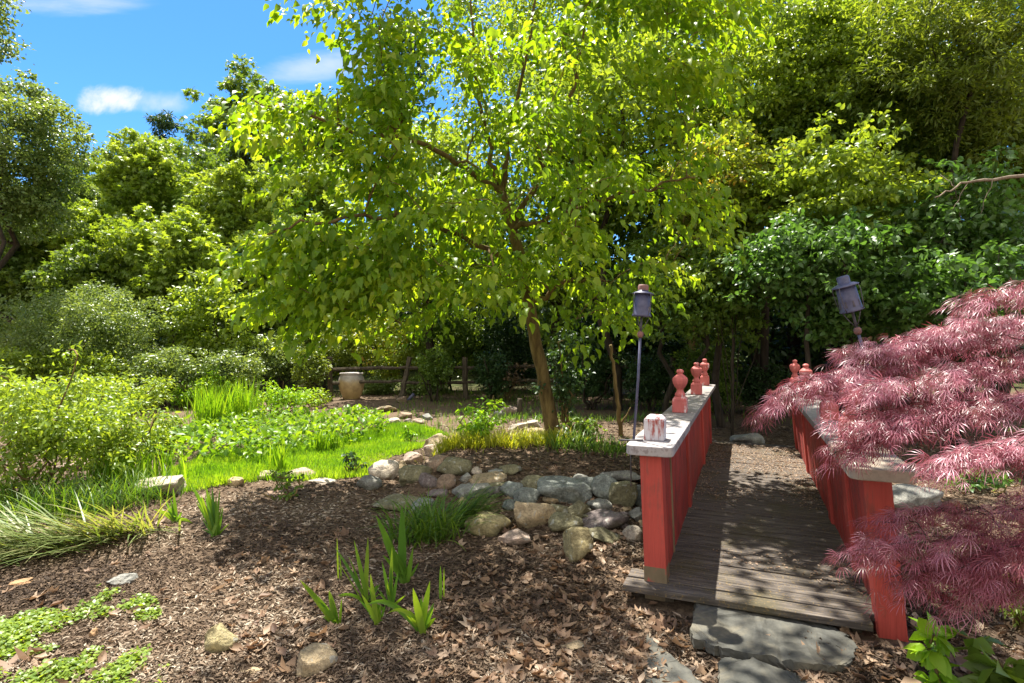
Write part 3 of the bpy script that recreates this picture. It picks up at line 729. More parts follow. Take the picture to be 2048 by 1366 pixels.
# -------------------------------------------------------------------- lamps
def lamp(label, base, top, tilt_ax, red_top, bracket):
    base = np.asarray(base); top = np.asarray(top)
    root = empty('garden_torch', base, label, 'lamp')
    d = norm(top - base); z = Vector(d); Mx = z.to_track_quat('Z', 'Y').to_matrix()
    L = np.linalg.norm(top - base)           # base to bottom of lamp head
    def at(h): return Vector(d * h)
    m = MB(); m.tube([at(0), at(L * .5) + Vector((.004, 0, 0)), at(L - .12)], .0085, 10); m.build('pole', M['blue_metal'], root, True)
    m = MB(); m.lathe([(.012, -.02), (.02, -.008), (.021, .01), (.013, .022)], 12, at(L - .12), Mx); m.build('collar', M['rust_metal'], root, True)
    m = MB(); m.tube([at(L - .12), at(L + .01)], .008, 8)
    for k in range(3):
        a = k * 2.1 + .3; m.tube([at(L - .10), at(L - .05) + Mx @ Vector((.03 * math.cos(a), .03 * math.sin(a), 0)), at(L) + Mx @ Vector((.052 * math.cos(a), .052 * math.sin(a), 0))], .0028, 6)
    m.build('support_strut', M['dark_metal'], root, True)
    m = MB(); m.lathe([(.0, 0), (.062, 0), (.064, .006), (.057, .016), (.054, .06), (.051, .145), (.0, .146)], 28, at(L), Mx, cap=False); body = m.build('lamp_body', M['blue_metal'], root, True)
    for k in range(5):
        a = k * 2 * math.pi / 9 + 3.9
        c = at(L + .045) + Mx @ Vector((.0548 * math.cos(a), .0548 * math.sin(a), 0))
        m = MB(); m.box(c, (.004, .011, .036), Mx @ Matrix.Rotation(a, 3, 'Z'), .55)
        m.build('slot', M['pale_slot_plate'] if red_top else M['dark_metal'], body)
    m = MB(); m.lathe([(.0, .146), (.07, .146), (.072, .149), (.055, .158), (.034, .166), (.033, .166), (.033, .2), (.028, .207), (.0, .208)], 28, at(L), Mx, cap=False); hat = m.build('lamp_hat', M['blue_metal'], root, True)
    if red_top:
        m = MB(); m.lathe([(.0342, .172), (.0345, .2), (.029, .2085), (.0, .2095)], 28, at(L), Mx, cap=False); m.build('hat_crown', M['rust_metal'], hat, True)
    for k in range(4):
        a = k * math.pi / 2 + .5; m = MB()
        m.tube([at(L + h) + Mx @ Vector((r * math.cos(a), r * math.sin(a), 0)) for r, h in ((.062, .004), (.07, .03), (.074, .08), (.077, .12), (.07, .15))], .0024, 6)
        m.build('cage_wire', M['dark_metal'], root, True)
    if bracket:
        m = MB(); m.tube([(-.10, -.02, .004), (.055, -.03, .004)], .006, 8); m.tube([(-.02, 0, -.0), (-.02, -.01, -.14), (-.02, -.01, -.30)], .0045, 6); m.build('bracket', M['dark_metal'], root, True)
    return root
def bpt(x, y, z): 
    q = L0 + A2 * y + P2 * x; return np.array([q[0], q[1], z])
lb = bpt(-.125, .19, ZC); lamp('blue metal garden torch with rusty red top standing on the left handrail', lb, P(1283, 633, lb[1]), 0, True, True)
rb = bpt(1.335, .3, ZC); rt = P(1704, 622, rb[1] - .02); lamp('tilted blue metal garden torch leaning over the right railing behind the maple', rb, rt, 0, False, False)

# ------------------------------------------------------------------- maple
rng = np.random.default_rng(44)
mbase = np.array([3.25, 3.15, T(3.25, 3.15)])
mroot = empty('weeping_maple', mbase, 'low weeping maple with lacy pink-purple leaves beside the right railing', 'tree')
SPR = [  # inner end, tip (seen positions), distance of each, half width of the pad, twigs
 ((2200, 560), (1960, 585), 2.7, 2.6, .09, 26), ((2200, 620), (1890, 640), 2.9, 2.8, .14, 36), ((2150, 660), (1790, 662), 3.0, 2.95, .16, 46),
 ((1980, 680), (1690, 690), 2.95, 2.9, .14, 44), ((1850, 715), (1625, 745), 2.9, 2.85, .12, 36), ((1720, 745), (1545, 790), 2.85, 2.8, .06, 20),
 ((2200, 710), (1900, 720), 2.75, 2.7, .15, 46), ((2000, 740), (1720, 765), 2.7, 2.65, .12, 30), ((2200, 790), (1930, 790), 2.6, 2.5, .12, 32),
 ((1950, 790), (1690, 825), 2.7, 2.62, .09, 26), ((1980, 800), (1745, 840), 2.6, 2.55, .09, 28), ((1880, 835), (1685, 872), 2.6, 2.58, .05, 16), ((1800, 860), (1665, 905), 2.62, 2.6, .03, 9),
 ((2250, 870), (1980, 885), 2.35, 2.28, .07, 22), ((2150, 900), (1850, 918), 2.3, 2.25, .05, 20),
 ((2250, 850), (2050, 860), 2.5, 2.4, .10, 16),
 ((1960, 1005), (1760, 1035), 2.65, 2.6, .06, 14), ((1980, 1060), (1705, 1090), 2.5, 2.45, .09, 28), ((2200, 990), (1920, 1020), 2.7, 2.6, .12, 24),
 ((2030, 1115), (1775, 1140), 2.5, 2.42, .09, 24), ((2150, 1090), (1910, 1120), 2.5, 2.4, .12, 28), ((2150, 1160), (1870, 1175), 2.45, 2.4, .07, 14), ((2200, 1040), (2020, 1085), 2.4, 2.35, .12, 22)]
tws = []; hds = []; ends = []
for (a0, a1, ya, yb_, hw, nt_) in SPR:
    A = P(*a0, ya); B = P(*a1, yb_); t = rng.uniform(0, 1, nt_) ** .8
    ctr = A + (B - A) * t[:, None]; lat = rng.uniform(-1, 1, nt_) * hw * (1 - .55 * t)
    dv = (B - A) / np.linalg.norm(B - A); sv = norm(np.cross(dv, [0, 0, 1.]))
    ctr = ctr + lat[:, None] * sv + np.array([0, 0, 1.]) * (rng.normal(size=nt_) * .016 - .3 * lat ** 2 / hw - .3 * hw * t ** 2)[:, None]
    h_ = norm(dv + sv * (lat / hw * .9)[:, None] + rng.normal(size=(nt_, 3)) * .2)
    h_[:, 2] = np.minimum(h_[:, 2], .02) - rng.uniform(-.05, .22, nt_); tws.append(ctr); hds.append(norm(h_)); ends.append(A + (B - A) * .85)
    ends.append(A + (B - A) * .45)
tw = np.concatenate(tws); hd = np.concatenate(hds)
N = len(tw); nl = 15
sd = norm(np.cross(hd, [0, 0, 1.]))
t = rng.uniform(-.5, .6, (N, nl)); sg = rng.choice([-1, 1], (N, nl))
pos = tw[:, None] + hd[:, None] * (t * .2)[:, :, None] + sd[:, None] * (sg * rng.uniform(0, .05, (N, nl)))[:, :, None] + rng.normal(size=(N, nl, 3)) * .012
pos[:, :, 2] -= .12 * np.clip(t, 0, 1) ** 2
ax = hd[:, None] * 1.1 + sd[:, None] * (sg * .4)[:, :, None] + rng.normal(size=(N, nl, 3)) * .2 + [0, 0, -.22]
no = np.array([0, 0, 1.]) + rng.normal(size=(N, nl, 3)) * .4
pos, ax, no = [a.reshape(-1, 3) for a in (pos, ax, no)]
tint = np.clip(np.repeat(rng.uniform(0, 1, N), nl) * .6 + rng.uniform(-.1, .5, len(pos)), 0, 1)
leaves('crown', pos, ax, no, rng.uniform(.045, .095, len(pos)), LACE, tint, M['leaf_maple'], mroot, True, origin=mbase)
mb = MB()
st0 = [mbase - [0, 0, .05], mbase + [.02, .02, .3], mbase + [-.05, -.05, .62], mbase + [-.1, -.1, .85], mbase + [-.2, -.2, 1.0]]
for (a0, a1, ya, yb_, hw, nt_) in SPR:
    A = P(*a0, ya) - mbase * 0; B = P(*a1, yb_); q_ = np.linspace(0, 1, 9)[:, None]; mb.tube(A + (B - A) * q_ - np.array([0, 0, .02]) + rng.normal(size=(9, 3)) * .008, np.linspace(.007, .002, 9), 5)
mb.tube(st0, [.05, .045, .04, .034, .026], 9); mb.tube([st0[1], mbase + [-.2, -.3, .45], mbase + [-.5, -.5, .5]], [.03, .025, .018], 8)
skeleton(mb, st0[1:] + [mbase + [-.2, -.3, .45], mbase + [-.5, -.5, .5]], [.045, .04, .034, .026, .025, .018], ends + list(tw[rng.permutation(N)[:120]]), rng, .003, .16, 6)
o = mb.build('trunk', M['bark_dark'], mroot, True)
for v in o.data.vertices: v.co -= Vector(mbase)

# ------------------------------------------------------------------- stones
bm = bmesh.new(); bmesh.ops.create_icosphere(bm, subdivisions=4, radius=1); bm.verts.ensure_lookup_table()
ICO = np.array([v.co[:] for v in bm.verts]); ICOF = np.array([[v.index for v in f.verts] for f in bm.faces]); bm.free()
CR = dict(grey=(.24, .235, .205), blue=(.185, .2, .175), olive=(.175, .16, .09), tan=(.38, .29, .17), pink=(.36, .27, .21), pale=(.42, .36, .28), dark=(.10, .09, .08), purple=(.18, .145, .135), yellow=(.30, .25, .125), brown=(.24, .17, .115), orange=(.4, .24, .12))
def rock(label, px, py, w, h, col, seed, tilt=0, facet=0, group=None, name='stone', squash=.8, sink=.62):
    rng = np.random.default_rng(seed * 13 + 1)
    g = ground(px, py + h * .45); Yr = g[1] 
    sx, hh = w * .58 / F * Yr, h * .58 / F * Yr; th = math.atan2(CH - g[2], Yr)
    sy = min(sx * squash, hh * .82 / math.sin(th)); sz = max(hh * .35, math.sqrt(hh ** 2 - (sy * math.sin(th)) ** 2)) / math.cos(th)
    V = np.sign(ICO) * np.abs(ICO) ** .82; V = V / np.maximum(1e-6, np.linalg.norm(V, axis=1, keepdims=True)) * (1 + .10 * (np.abs(ICO).sum(1, keepdims=True) - 1.3))
    for k in range(8 + facet * 4):
        n = norm(rng.normal(size=3)); lim = rng.uniform(.52, .78) if facet else rng.uniform(.62, .88)
        dd = V @ n; V = V - np.outer(np.maximum(0, dd - lim) * .97, n)
    V = V * (1 + .15 * vnoise(ICO * 1.2 + seed, seed)[:, None] + .065 * vnoise(ICO * 3.4 + seed, seed + 2)[:, None] + .014 * vnoise(ICO * 10, seed + 5)[:, None])
    V = V * [sx, sy, sz]
    rz = rng.uniform(-.35, .35); c, s = math.cos(rz), math.sin(rz); V[:, :2] = V[:, :2] @ np.array([[c, s], [-s, c]])
    a = math.radians(tilt); c, s = math.cos(a), math.sin(a); V[:, [0, 2]] = V[:, [0, 2]] @ np.array([[c, s], [-s, c]])
    loc = g + np.array([0, sy * .8, sz * (sink - .12)])
    o = npmesh(name, V, ICOF, M['rock']); o.location = [float(v) for v in loc]
    v = rng.uniform(.85, 1.15); o.color = (*[min(1, q * v) for q in CR[col]], 1)
    return tag(o, label, 'stone', group)
BK = 'stones of the low bank beside the bridge'
bank = [
 ('flat tan stone at the top left end of the bank beside the pond', 871, 884, 48, 30, 'tan', 8, 0), ('whitish rounded stone at the pond corner of the bank', 765, 941, 52, 36, 'pale', 0, 0),
 ('pinkish stone just below the flat tan stone', 824, 916, 36, 24, 'pink', 0, 0), ('olive stone left of the large dark rounded stone', 827, 952, 60, 36, 'olive', 0, 0),
 ('brown stone touching the large dark rounded stone on its left', 872, 928, 44, 32, 'brown', 0, 0), ('large dark rounded stone with light spots on the upper bank', 903, 933, 68, 38, 'olive', 0, 0),
 ('pale pink stone under the flat tan stone', 862, 903, 42, 24, 'pink', 0, 1), ('small tan stone right of the whitish pond corner stone', 803, 933, 28, 22, 'tan', 0, 1),
 ('angular purple-grey stone standing on edge in the upper bank', 855, 964, 44, 36, 'purple', -28, 1), ('brown stone right of the angular purple-grey stone', 893, 965, 32, 30, 'brown', 0, 0),
 ('half buried grey stone at the left foot of the bank', 733, 967, 48, 28, 'grey', 0, 0), ('small grey block below the large dark rounded stone', 931, 957, 28, 20, 'grey', 0, 1),
 ('long tan stone in the middle of the upper row', 976, 962, 70, 26, 'tan', 4, 0), ('small flat grey stone lying on the litter above the long tan stone', 991, 944, 28, 14, 'grey', 0, 1),
 ('olive stone lying on the litter behind the upper row', 1021, 941, 40, 20, 'olive', 0, 0), ('tiny pale stone on the litter left of the flat grey one', 953, 943, 18, 16, 'pale', 0, 0),
 ('small dark olive stone under the long tan stone', 993, 973, 34, 16, 'olive', 0, 0), ('long light grey stone behind the grass clump', 942, 985, 74, 28, 'grey', 8, 0),
 ('small nearly black stone right of the long light grey stone', 991, 985, 32, 22, 'dark', 0, 0), ('banded blue-grey egg-shaped stone left of the brown-green dome', 1025, 981, 40, 36, 'blue', -15, 0),
 ('brown-green dome-shaped stone left of the biggest blue stone', 1068, 971, 48, 36, 'olive', 0, 0), ('biggest blue-grey boulder in the bank', 1136, 987, 102, 52, 'blue', -6, 0),
 ('blue-grey stone below the brown-green dome', 1057, 996, 54, 32, 'blue', -10, 0), ('small tan stone below the left end of the biggest boulder', 1104, 1002, 34, 17, 'tan', 0, 0),
 ('upright blue-grey stone right of the biggest boulder', 1212, 978, 50, 44, 'blue', 0, 0), ('small blue stone above the right end of the biggest boulder', 1177, 967, 40, 24, 'blue', 0, 0),
 ('tall olive stone leaning against the bridge end of the bank', 1250, 987, 48, 58, 'olive', -25, 0), ('blue-grey stone next to the red bridge post', 1284, 993, 42, 50, 'blue', 0, 0),
 ('broad flat pale stone under the handrail end', 1248, 954, 80, 28, 'grey', 0, 1), ('small grey-green stone under the upright blue-grey stone', 1204, 1012, 44, 26, 'grey', 0, 0),
 ('olive stone with light patch below the biggest boulder', 1112, 1024, 48, 30, 'olive', 0, 0), ('dark olive block below the right end of the biggest boulder', 1159, 1022, 46, 38, 'olive', 0, 1),
 ('large angular tan stone at the right tip of the grass clump', 1065, 1034, 78, 58, 'tan', 0, 1), ('long dark purple stone tilted up to the right in the lowest row', 1206, 1042, 92, 38, 'purple', 14, 0),
 ('olive rounded stone left of the long dark purple stone', 1131, 1048, 58, 38, 'olive', 0, 0), ('yellow-olive dome stone in front of the grass clump', 974, 1051, 72, 44, 'yellow', 0, 0),
 ('flat pink stone with a pale streak in front of the bank', 1030, 1080, 70, 30, 'pink', 3, 1), ('large yellowish triangular stone at the front foot of the bank', 1159, 1094, 74, 62, 'yellow', 0, 1),
 ('grey-olive flat stone right of the yellowish triangular stone', 1213, 1075, 70, 32, 'olive', -8, 1), ('grey stone with pale top beside the bridge post', 1278, 1033, 42, 28, 'grey', 0, 1),
 ('small pale stone low beside the bridge post', 1269, 1071, 34, 28, 'pale', 0, 0), ('broad sunken olive stone behind the iris and grass clump', 790, 1006, 96, 30, 'olive', 0, 0),
 ('dark sunken stone left of the grass clump', 840, 1012, 44, 28, 'blue', 0, 0), ('small blue-grey stone hidden at the grass tip', 1021, 1012, 34, 18, 'blue', 0, 0),
 ('low grey stone between the angular purple stone and the grass clump', 877, 989, 46, 18, 'purple', 0, 0), ('small pale stone on top of the bank left of the handrail', 1160, 957, 30, 16, 'grey', 0, 0)]
for k, (lab, px, py, w, h, c, tl, fc) in enumerate(bank): rock(lab, px, py, w * 1.08, h * 1.1, c, 100 + k, tl, fc, BK)
rf = np.random.default_rng(77)
for k in range(34):
    t_ = rf.uniform(); px = 900 + 395 * t_; py = 968 + rf.uniform(0, 95) + 12 * t_
    rock('small grey-brown filler stone wedged between the larger bank stones', px, py, rf.uniform(15, 30), rf.uniform(11, 20), ['grey', 'olive', 'brown', 'tan', 'purple', 'blue'][k % 6], 300 + k, rf.uniform(-20, 20), 1, 'filler stones of the low bank')
loose = [
 ('big long pale boulder beside the left shrub and pond edge', 290, 976, 122, 52, 'pale', 5, 1), ('flat pinkish stone at the middle of the pond edge', 588, 950, 76, 26, 'pink', 0, 1),
 ('thin pale slab right of the flat pinkish pond edge stone', 640, 964, 60, 14, 'pale', 0, 1), ('small pale pink stone left of the flat pinkish pond edge stone', 527, 952, 42, 18, 'pink', 0, 0),
 ('tiny tan stone at the left part of the pond edge', 466, 964, 26, 22, 'tan', 0, 0), ('flat yellowish stone lying in the mulch in the left foreground', 424, 1282, 68, 62, 'yellow', 35, 1),
 ('rounded tan stone at the bottom edge of the foreground', 614, 1330, 106, 62, 'tan', 0, 1), ('grey weathered block in the mulch above the green weeds', 228, 1164, 56, 26, 'grey', 0, 1),
 ('flat orange-tan stone at the left edge of the mulch', 22, 1170, 54, 20, 'orange', 4, 1), ('small rust-brown stone among the green weeds', 181, 1268, 22, 20, 'orange', 0, 1),
 ('thin tan stone sliver in the leaf litter in front of the bridge', 1133, 1298, 92, 18, 'tan', 6, 1), ('big grey stone right of the bridge under the maple', 1850, 1000, 140, 56, 'grey', 0, 0),
 ('rounded stone on the path past the far end of the bridge', 1507, 878, 60, 26, 'grey', 0, 0), ('brown stone under the left shrub', 140, 932, 66, 24, 'brown', 0, 0),
 ('long flat sandstone slab by the far pond edge near the urn', 770, 818, 54, 16, 'tan', 0, 1), ('dark shaded stone on the far stone pile', 807, 831, 30, 16, 'brown', 0, 0),
 ('light sunlit stone at the water side of the far stone pile', 787, 843, 28, 16, 'pale', 0, 0), ('purple leaning stone in the far stone pile', 813, 844, 24, 16, 'purple', 20, 1),
 ('pinkish low stone right of the purple one in the far pile', 833, 843, 26, 12, 'pink', 0, 0), ('grey peaked stone at the right end of the far pile', 854, 834, 26, 14, 'grey', 0, 1),
 ('small reddish-brown stone in front of the leaning fence post', 802, 799, 18, 14, 'brown', 0, 0), ('pinkish upright stone beside the short post behind the tree', 1018, 822, 32, 24, 'pink', 20, 0),
 ('flat pale stone left of the tree trunk foot', 1034, 853, 38, 16, 'pale', 12, 1), ('white stone right against the tree trunk', 1068, 848, 36, 20, 'pale', 0, 1),
 ('tan slab under the white stone at the tree trunk', 1074, 860, 40, 10, 'tan', 0, 1), ('grey stone left of the pinkish upright stone', 998, 828, 26, 14, 'grey', 0, 0),
 ('small orange stone in shade right of the tree trunk', 1197, 885, 22, 9, 'orange', 0, 0), ('yellow sunlit stone in the litter below the maple', 1935, 1195, 84, 36, 'yellow', -20, 1),
 ('small grey stone by the far left railing foot', 1425, 905, 26, 34, 'dark', 0, 0), ('small pale stone in the mulch near the tan bottom stone', 498, 1345, 40, 14, 'tan', 0, 1)]
for k, (lab, px, py, w, h, c, tl, fc) in enumerate(loose): rock(lab, px, py, w, h, c, 200 + k, tl, fc, None)

def flag(label, pts, thick, seed):
    g = np.array([ground(*p) for p in pts]); c = g.mean(0); zt = g[:, 2].max() + .025
    rng = np.random.default_rng(seed)
    out = []
    for i in range(len(g)):
        a, b = g[i], g[(i + 1) % len(g)]
        for t in np.linspace(0, 1, 7)[:-1]:
            out.append(a[:2] + (b - a)[:2] * t + rng.normal(size=2) * .012)
    bmm = bmesh.new()
    vs = [bmm.verts.new((p[0] - c[0], p[1] - c[1], zt - c[2] - thick)) for p in out]
    f = bmm.faces.new(vs); r = bmesh.ops.extrude_face_region(bmm, geom=[f]); 
    for v in r['geom']:
        if isinstance(v, bmesh.types.BMVert): v.co.z += thick
    bmesh.ops.recalc_face_normals(bmm, faces=bmm.faces)
    bmesh.ops.triangulate(bmm, faces=[q for q in bmm.faces if len(q.verts) > 4])
    bmesh.ops.subdivide_edges(bmm, edges=bmm.edges, cuts=2, use_grid_fill=True)
    for v in bmm.verts:
        v.co += Vector(rng.normal(size=3) * .0025); 
        if v.co.z > zt - c[2] - .005: v.co.z += .012 * float(vnoise(np.array([[v.co.x * 4, v.co.y * 4, seed]]), 3)[0])
    me = bpy.data.meshes.new('flagstone'); bmm.to_mesh(me); bmm.free(); me.materials.append(M['flag'])
    o = bpy.data.objects.new('flagstone', me); o.location = [float(v) for v in c]; link(o)
    b = o.modifiers.new('bevel', 'BEVEL'); b.width = .008; b.segments = 2; b.limit_method = 'ANGLE'; b.angle_limit = .7
    tag(o, label, 'flagstone', 'flagstones in front of the bridge')
flag('large grey-brown flagstone lying across the front of the bridge', [(1388, 1222), (1500, 1242), (1660, 1262), (1715, 1300), (1700, 1342), (1620, 1348), (1450, 1330), (1382, 1300)], .05, 1)
flag('pointed narrow flagstone left of the largest flagstone', [(1294, 1275), (1325, 1305), (1395, 1372), (1400, 1420), (1285, 1420)], .05, 2)
flag('flagstone cut off by the bottom edge below the largest one', [(1432, 1340), (1560, 1356), (1610, 1372), (1600, 1430), (1440, 1430)], .05, 3)

# ------------------------------------------------------------------ urn etc
ug = ground(703, 798)
k = ug[1] / F
m = MB(); H = 53 * k; Rm = 25.5 * k
prof = [(.0, 0), (.60, 0), (.64, .03), (.74, .16), (.9, .38), (1.0, .6), (.985, .72), (.92, .84), (.86, .91), (.84, .94), (.90, .955), (.905, .99), (.86, 1.0), (.76, .99), (.74, .93), (.8, .8), (.84, .6), (.7, .2), (0, .12)]
m.lathe([(r * Rm, z * H) for r, z in prof], 48, cap=False)
uo = m.build('clay_urn', M['urn'], None, True, loc=ug - [0, 0, .01]); tag(uo, 'large round-bellied clay urn standing empty by the fence', 'urn')

fr = empty('rail_fence', ground(932, 800), 'weathered split-rail fence with two rails running behind the garden', 'fence')
fo = np.array(fr.location); FY = fo[1]
fposts = [(660, 0), (808, 12), (932, -2), (1115, 0), (1212, 3), (1345, 0), (1455, 0), (1580, 0), (1710, 0), (1850, 0)]
def fz(px, py): return P(px, py, FY)
for px, lean in fposts:
    b0 = P(px, 0, FY); b0[2] = T(b0[0], FY) - .1
    t0 = P(px + lean, 714, FY)
    if px == 808: b0 = P(800, 0, FY); b0[2] = T(b0[0], FY) - .1
    m = MB(); q = np.linspace(b0, t0, 8); q[1:-1] += R.normal(size=(6, 3)) * .008
    m.tube(q - fo, .075 + R.normal(size=8) * .004, 7); m.build('post', M['old_wood'], fr)
for (ax_, ay), (bx, by) in zip([(p[0], 0) for p in fposts[:-1]], [(p[0], 0) for p in fposts[1:]]):
    for yy in (734, 763):
        a = P(ax_ - 4, yy + R.normal() * 2, FY + R.normal() * .02); b = P(bx + 4, yy + R.normal() * 2, FY + R.normal() * .02)
        m = MB(); q = np.linspace(a, b, 10); q[1:-1] += R.normal(size=(8, 3)) * .012
        m.tube(q - fo, .05 + R.normal(size=10) * .006, 6); m.build('rail', M['old_wood'], fr)
m = MB(); m.tube(np.linspace(P(664, 738, FY), P(600, 775, FY + .3), 6) - fo, .05, 6); m.build('rail', M['old_wood'], fr)['label'] = 'fallen rail end sloping down at the left'
sg_ = ground(1038, 834)
m = MB(); k = sg_[1] / F
m.tube([(0, 0, -.05), (.01, 0, 18 * k), (.02, 0, 37 * k)], [5.4 * k, 5.2 * k, 5 * k], 10); tag(m.build('short_post', M['old_wood'], None, True, loc=sg_), 'short weathered round post left of the tree trunk', 'post')
sg_ = ground(818, 802); k = sg_[1] / F
m = MB(); m.tube([(-.03, 0, 0), (10 * k, 0, 14 * k)], 3.6 * k, 12); tag(m.build('pipe', M['blue_metal'], None, True, loc=sg_), 'grey pipe end sticking up at a slant by the fence', 'pipe')

# ---------------------------------------------------- herbs, grasses, shrubs
def on_ground(px, py, n, sx, sy, rng=R):
    g = ground(px, py); q = g[:2] + rng.normal(size=(n, 2)) * [sx, sy]
    return np.concatenate([q, terrain(q[:, 0], q[:, 1])[:, None] - .01], 1), g
def tuft(name, label, px, py, n, spread, L, W, mat, lean=(.05, .45), curv=(.2, 1.0), head=None, cat='plant', group=None, K=6, seed=0):
    rng = np.random.default_rng(900 + seed)
    b, g = on_ground(px, py, n, spread, spread * .7, rng)
    hd = rng.uniform(0, 6.283, n) if head is None else rng.normal(head, .45, n)
    o = blades(name, M[mat], None, g, base=b, head=hd, lean=rng.uniform(*lean, n), curv=rng.uniform(*curv, n), L=rng.uniform(*L, n), W=rng.uniform(*W, n), K=K, tint=rng.uniform(0, 1, n))
    return tag(o, label, cat, group)
def iris(label, base, fans, seed, group='iris plants in the mulch'):
    """fan of sword leaves: list of (dx_px, dy_px of tip, width m, bend)"""
    rng = np.random.default_rng(seed); g = ground(*base); Yi = g[1]
    if len(fans) > 2: fans = list(fans) + [(rng.uniform(-40, 30), rng.uniform(-60, -15), rng.uniform(.012, .024), rng.uniform(0, .2)) for _ in range(len(fans))]
    if len(fans) > 2: fans = fans + [(f[0] * rng.uniform(.6, 1.05) + rng.normal() * 9, f[1] * rng.uniform(.55, .95), f[2] * .8, f[3] + rng.uniform(0, .12)) for f in fans[:5]]
    n = len(fans); bs = np.repeat(g[None], n, 0) + rng.normal(size=(n, 3)) * [.012, .02, 0]
    V = []; T3 = []; tt = []
    for i, (dx, dy, w, bend) in enumerate(fans):
        tip = P(base[0] + dx, base[1] + dy, Yi + rng.uniform(-.06, .06)); p0 = bs[i] - [0, 0, .01]
        K = 10; s = np.linspace(0, 1, K + 1)[:, None]
        # rise straight, then bend over towards the tip
        ctrl = p0 + (tip - p0) * .55 + np.array([0, 0, 1]) * bend * np.linalg.norm(tip - p0)
        path = (1 - s) ** 2 * p0 + 2 * s * (1 - s) * ctrl + s ** 2 * tip
        tgt = norm(np.gradient(path, axis=0)); sd_ = norm(np.cross(tgt, np.array([.25 * rng.normal(), 1, .3 * rng.normal()])))
        wd = w * (np.minimum(1, .7 + s) * (1 - s ** 3.2) + .03) / 2
        k = len(V); mid = np.cross(sd_, tgt) * wd * .35
        for j in range(K + 1): V += [path[j] - sd_[j] * wd[j], path[j] + mid[j], path[j] + sd_[j] * wd[j]]
        for j in range(K):
            a = k + 3 * j
            T3 += [(a, a + 1, a + 4, a + 3), (a + 1, a + 2, a + 5, a + 4)]
        tt += [rng.uniform(0, 1)] * (3 * (K + 1))
    o = npmesh('iris_plant', np.array(V), np.array(T3), M['leaf_iris'], None, tt, True, g)
    return tag(o, label, 'iris', group)
iris('sunlit iris fan with many upright leaves near the pale boulder', (432, 1074), [(-52, -108, .035, .12), (-30, -85, .03, .05), (-22, -112, .03, .03), (-8, -100, .032, .0), (8, -98, .03, .0), (-40, -70, .03, .05), (14, -60, .022, .02), (-5, -60, .03, .0), (-14, -92, .028, .02)], 1)
iris('sunlit iris with one leaf flopped over onto the mulch, left of the larger fan', (352, 1045), [(-6, -70, .03, .0), (-46, -26, .026, .2), (52, 45, .03, .75), (12, -22, .025, .1)], 2)
iris('short iris with two leaves leaning left in the foreground shade', (672, 1252), [(-72, -92, .038, .05), (-14, -72, .036, .02), (-28, -20, .026, .06)], 3)
iris('iris with slender grey-green leaves behind the short leaning one', (734, 1205), [(-64, -110, .022, .06), (-26, -125, .026, .03), (2, -130, .03, .0), (-14, -60, .02, .0), (-60, -12, .014, .35)], 4)
iris('tall iris with two broad upright blades beside the grass clump', (812, 1165), [(-60, -135, .052, .05), (-8, -155, .056, .0), (14, -70, .03, .0), (-36, -90, .04, .03), (-20, -62, .03, .0), (26, -40, .02, .05)], 5)
iris('slim upright yellow-green iris in front of the slender one', (782, 1222), [(-18, -100, .024, .0), (2, -128, .026, .0), (-8, -60, .02, .0), (-28, -45, .012, .2)], 6)
iris('small yellow-green iris with a bent leaf at the front', (755, 1248), [(-14, -100, .03, .0), (-32, -60, .026, .03), (6, -40, .014, .1)], 7)
iris('bright yellow-green iris with one leaf arching far left at the very front', (844, 1268), [(-110, -58, .034, .45), (-18, -92, .046, .02), (16, -106, .038, .0), (-24, -46, .03, .05), (28, -32, .024, .1), (-40, 6, .04, .2)], 8)
iris('single thin iris leaf right of the tall iris', (884, 1205), [(-3, -74, .02, .0), (4, -70, .012, .0)], 9)
iris('single thin iris leaf left of the slender iris', (682, 1160), [(-8, -85, .014, .0), (-2, -50, .01, .0)], 10)

tuft('grass_clump', 'dark green arching grass clump between the tall iris and the stones', 850, 1080, 280, .11, (.3, .52), (.009, .015), 'grass_dark', (.2, .9), (.8, 1.7), seed=1, cat='grass clump')
tuft('grass_clump', 'dark green grass tuft flopping right over the stones beside the angular tan stone', 915, 1052, 200, .08, (.3, .55), (.009, .015), 'grass_dark', (.4, .9), (.7, 1.3), head=.05, seed=2, cat='grass clump')
for k, (px, py, hd, lab) in enumerate([(70, 1105, -1.9, 'pale flopped grass clump at the left edge'), (160, 1085, -1.3, 'pale flopped grass clump under the dark shrub grass'), (250, 1065, -.7, 'pale flopped grass clump nearest the sunlit iris')]):
    tuft('flopped_grass', lab, px, py, 150, .16, (.45, .8), (.011, .019), 'grass_flop', (.8, 1.3), (.2, .6), head=-.9 + hd, seed=5 + k, cat='grass clump', group='flopped pale grass clumps')
for k, (px, py) in enumerate([(60, 1045), (150, 1030), (250, 1010), (20, 1010)]):
    tuft('shade_grass', ['dark grass tuft left below the stems of the left shrub', 'dark grass tuft in front of the left shrub stems', 'dark grass tuft between left shrub and pale boulder', 'dark grass tuft at the left edge under the shrub'][k], px, py, 240, .2, (.25, .5), (.006, .011), 'grass_dark', (.1, .8), (.3, 1.2), seed=10 + k, cat='grass clump')
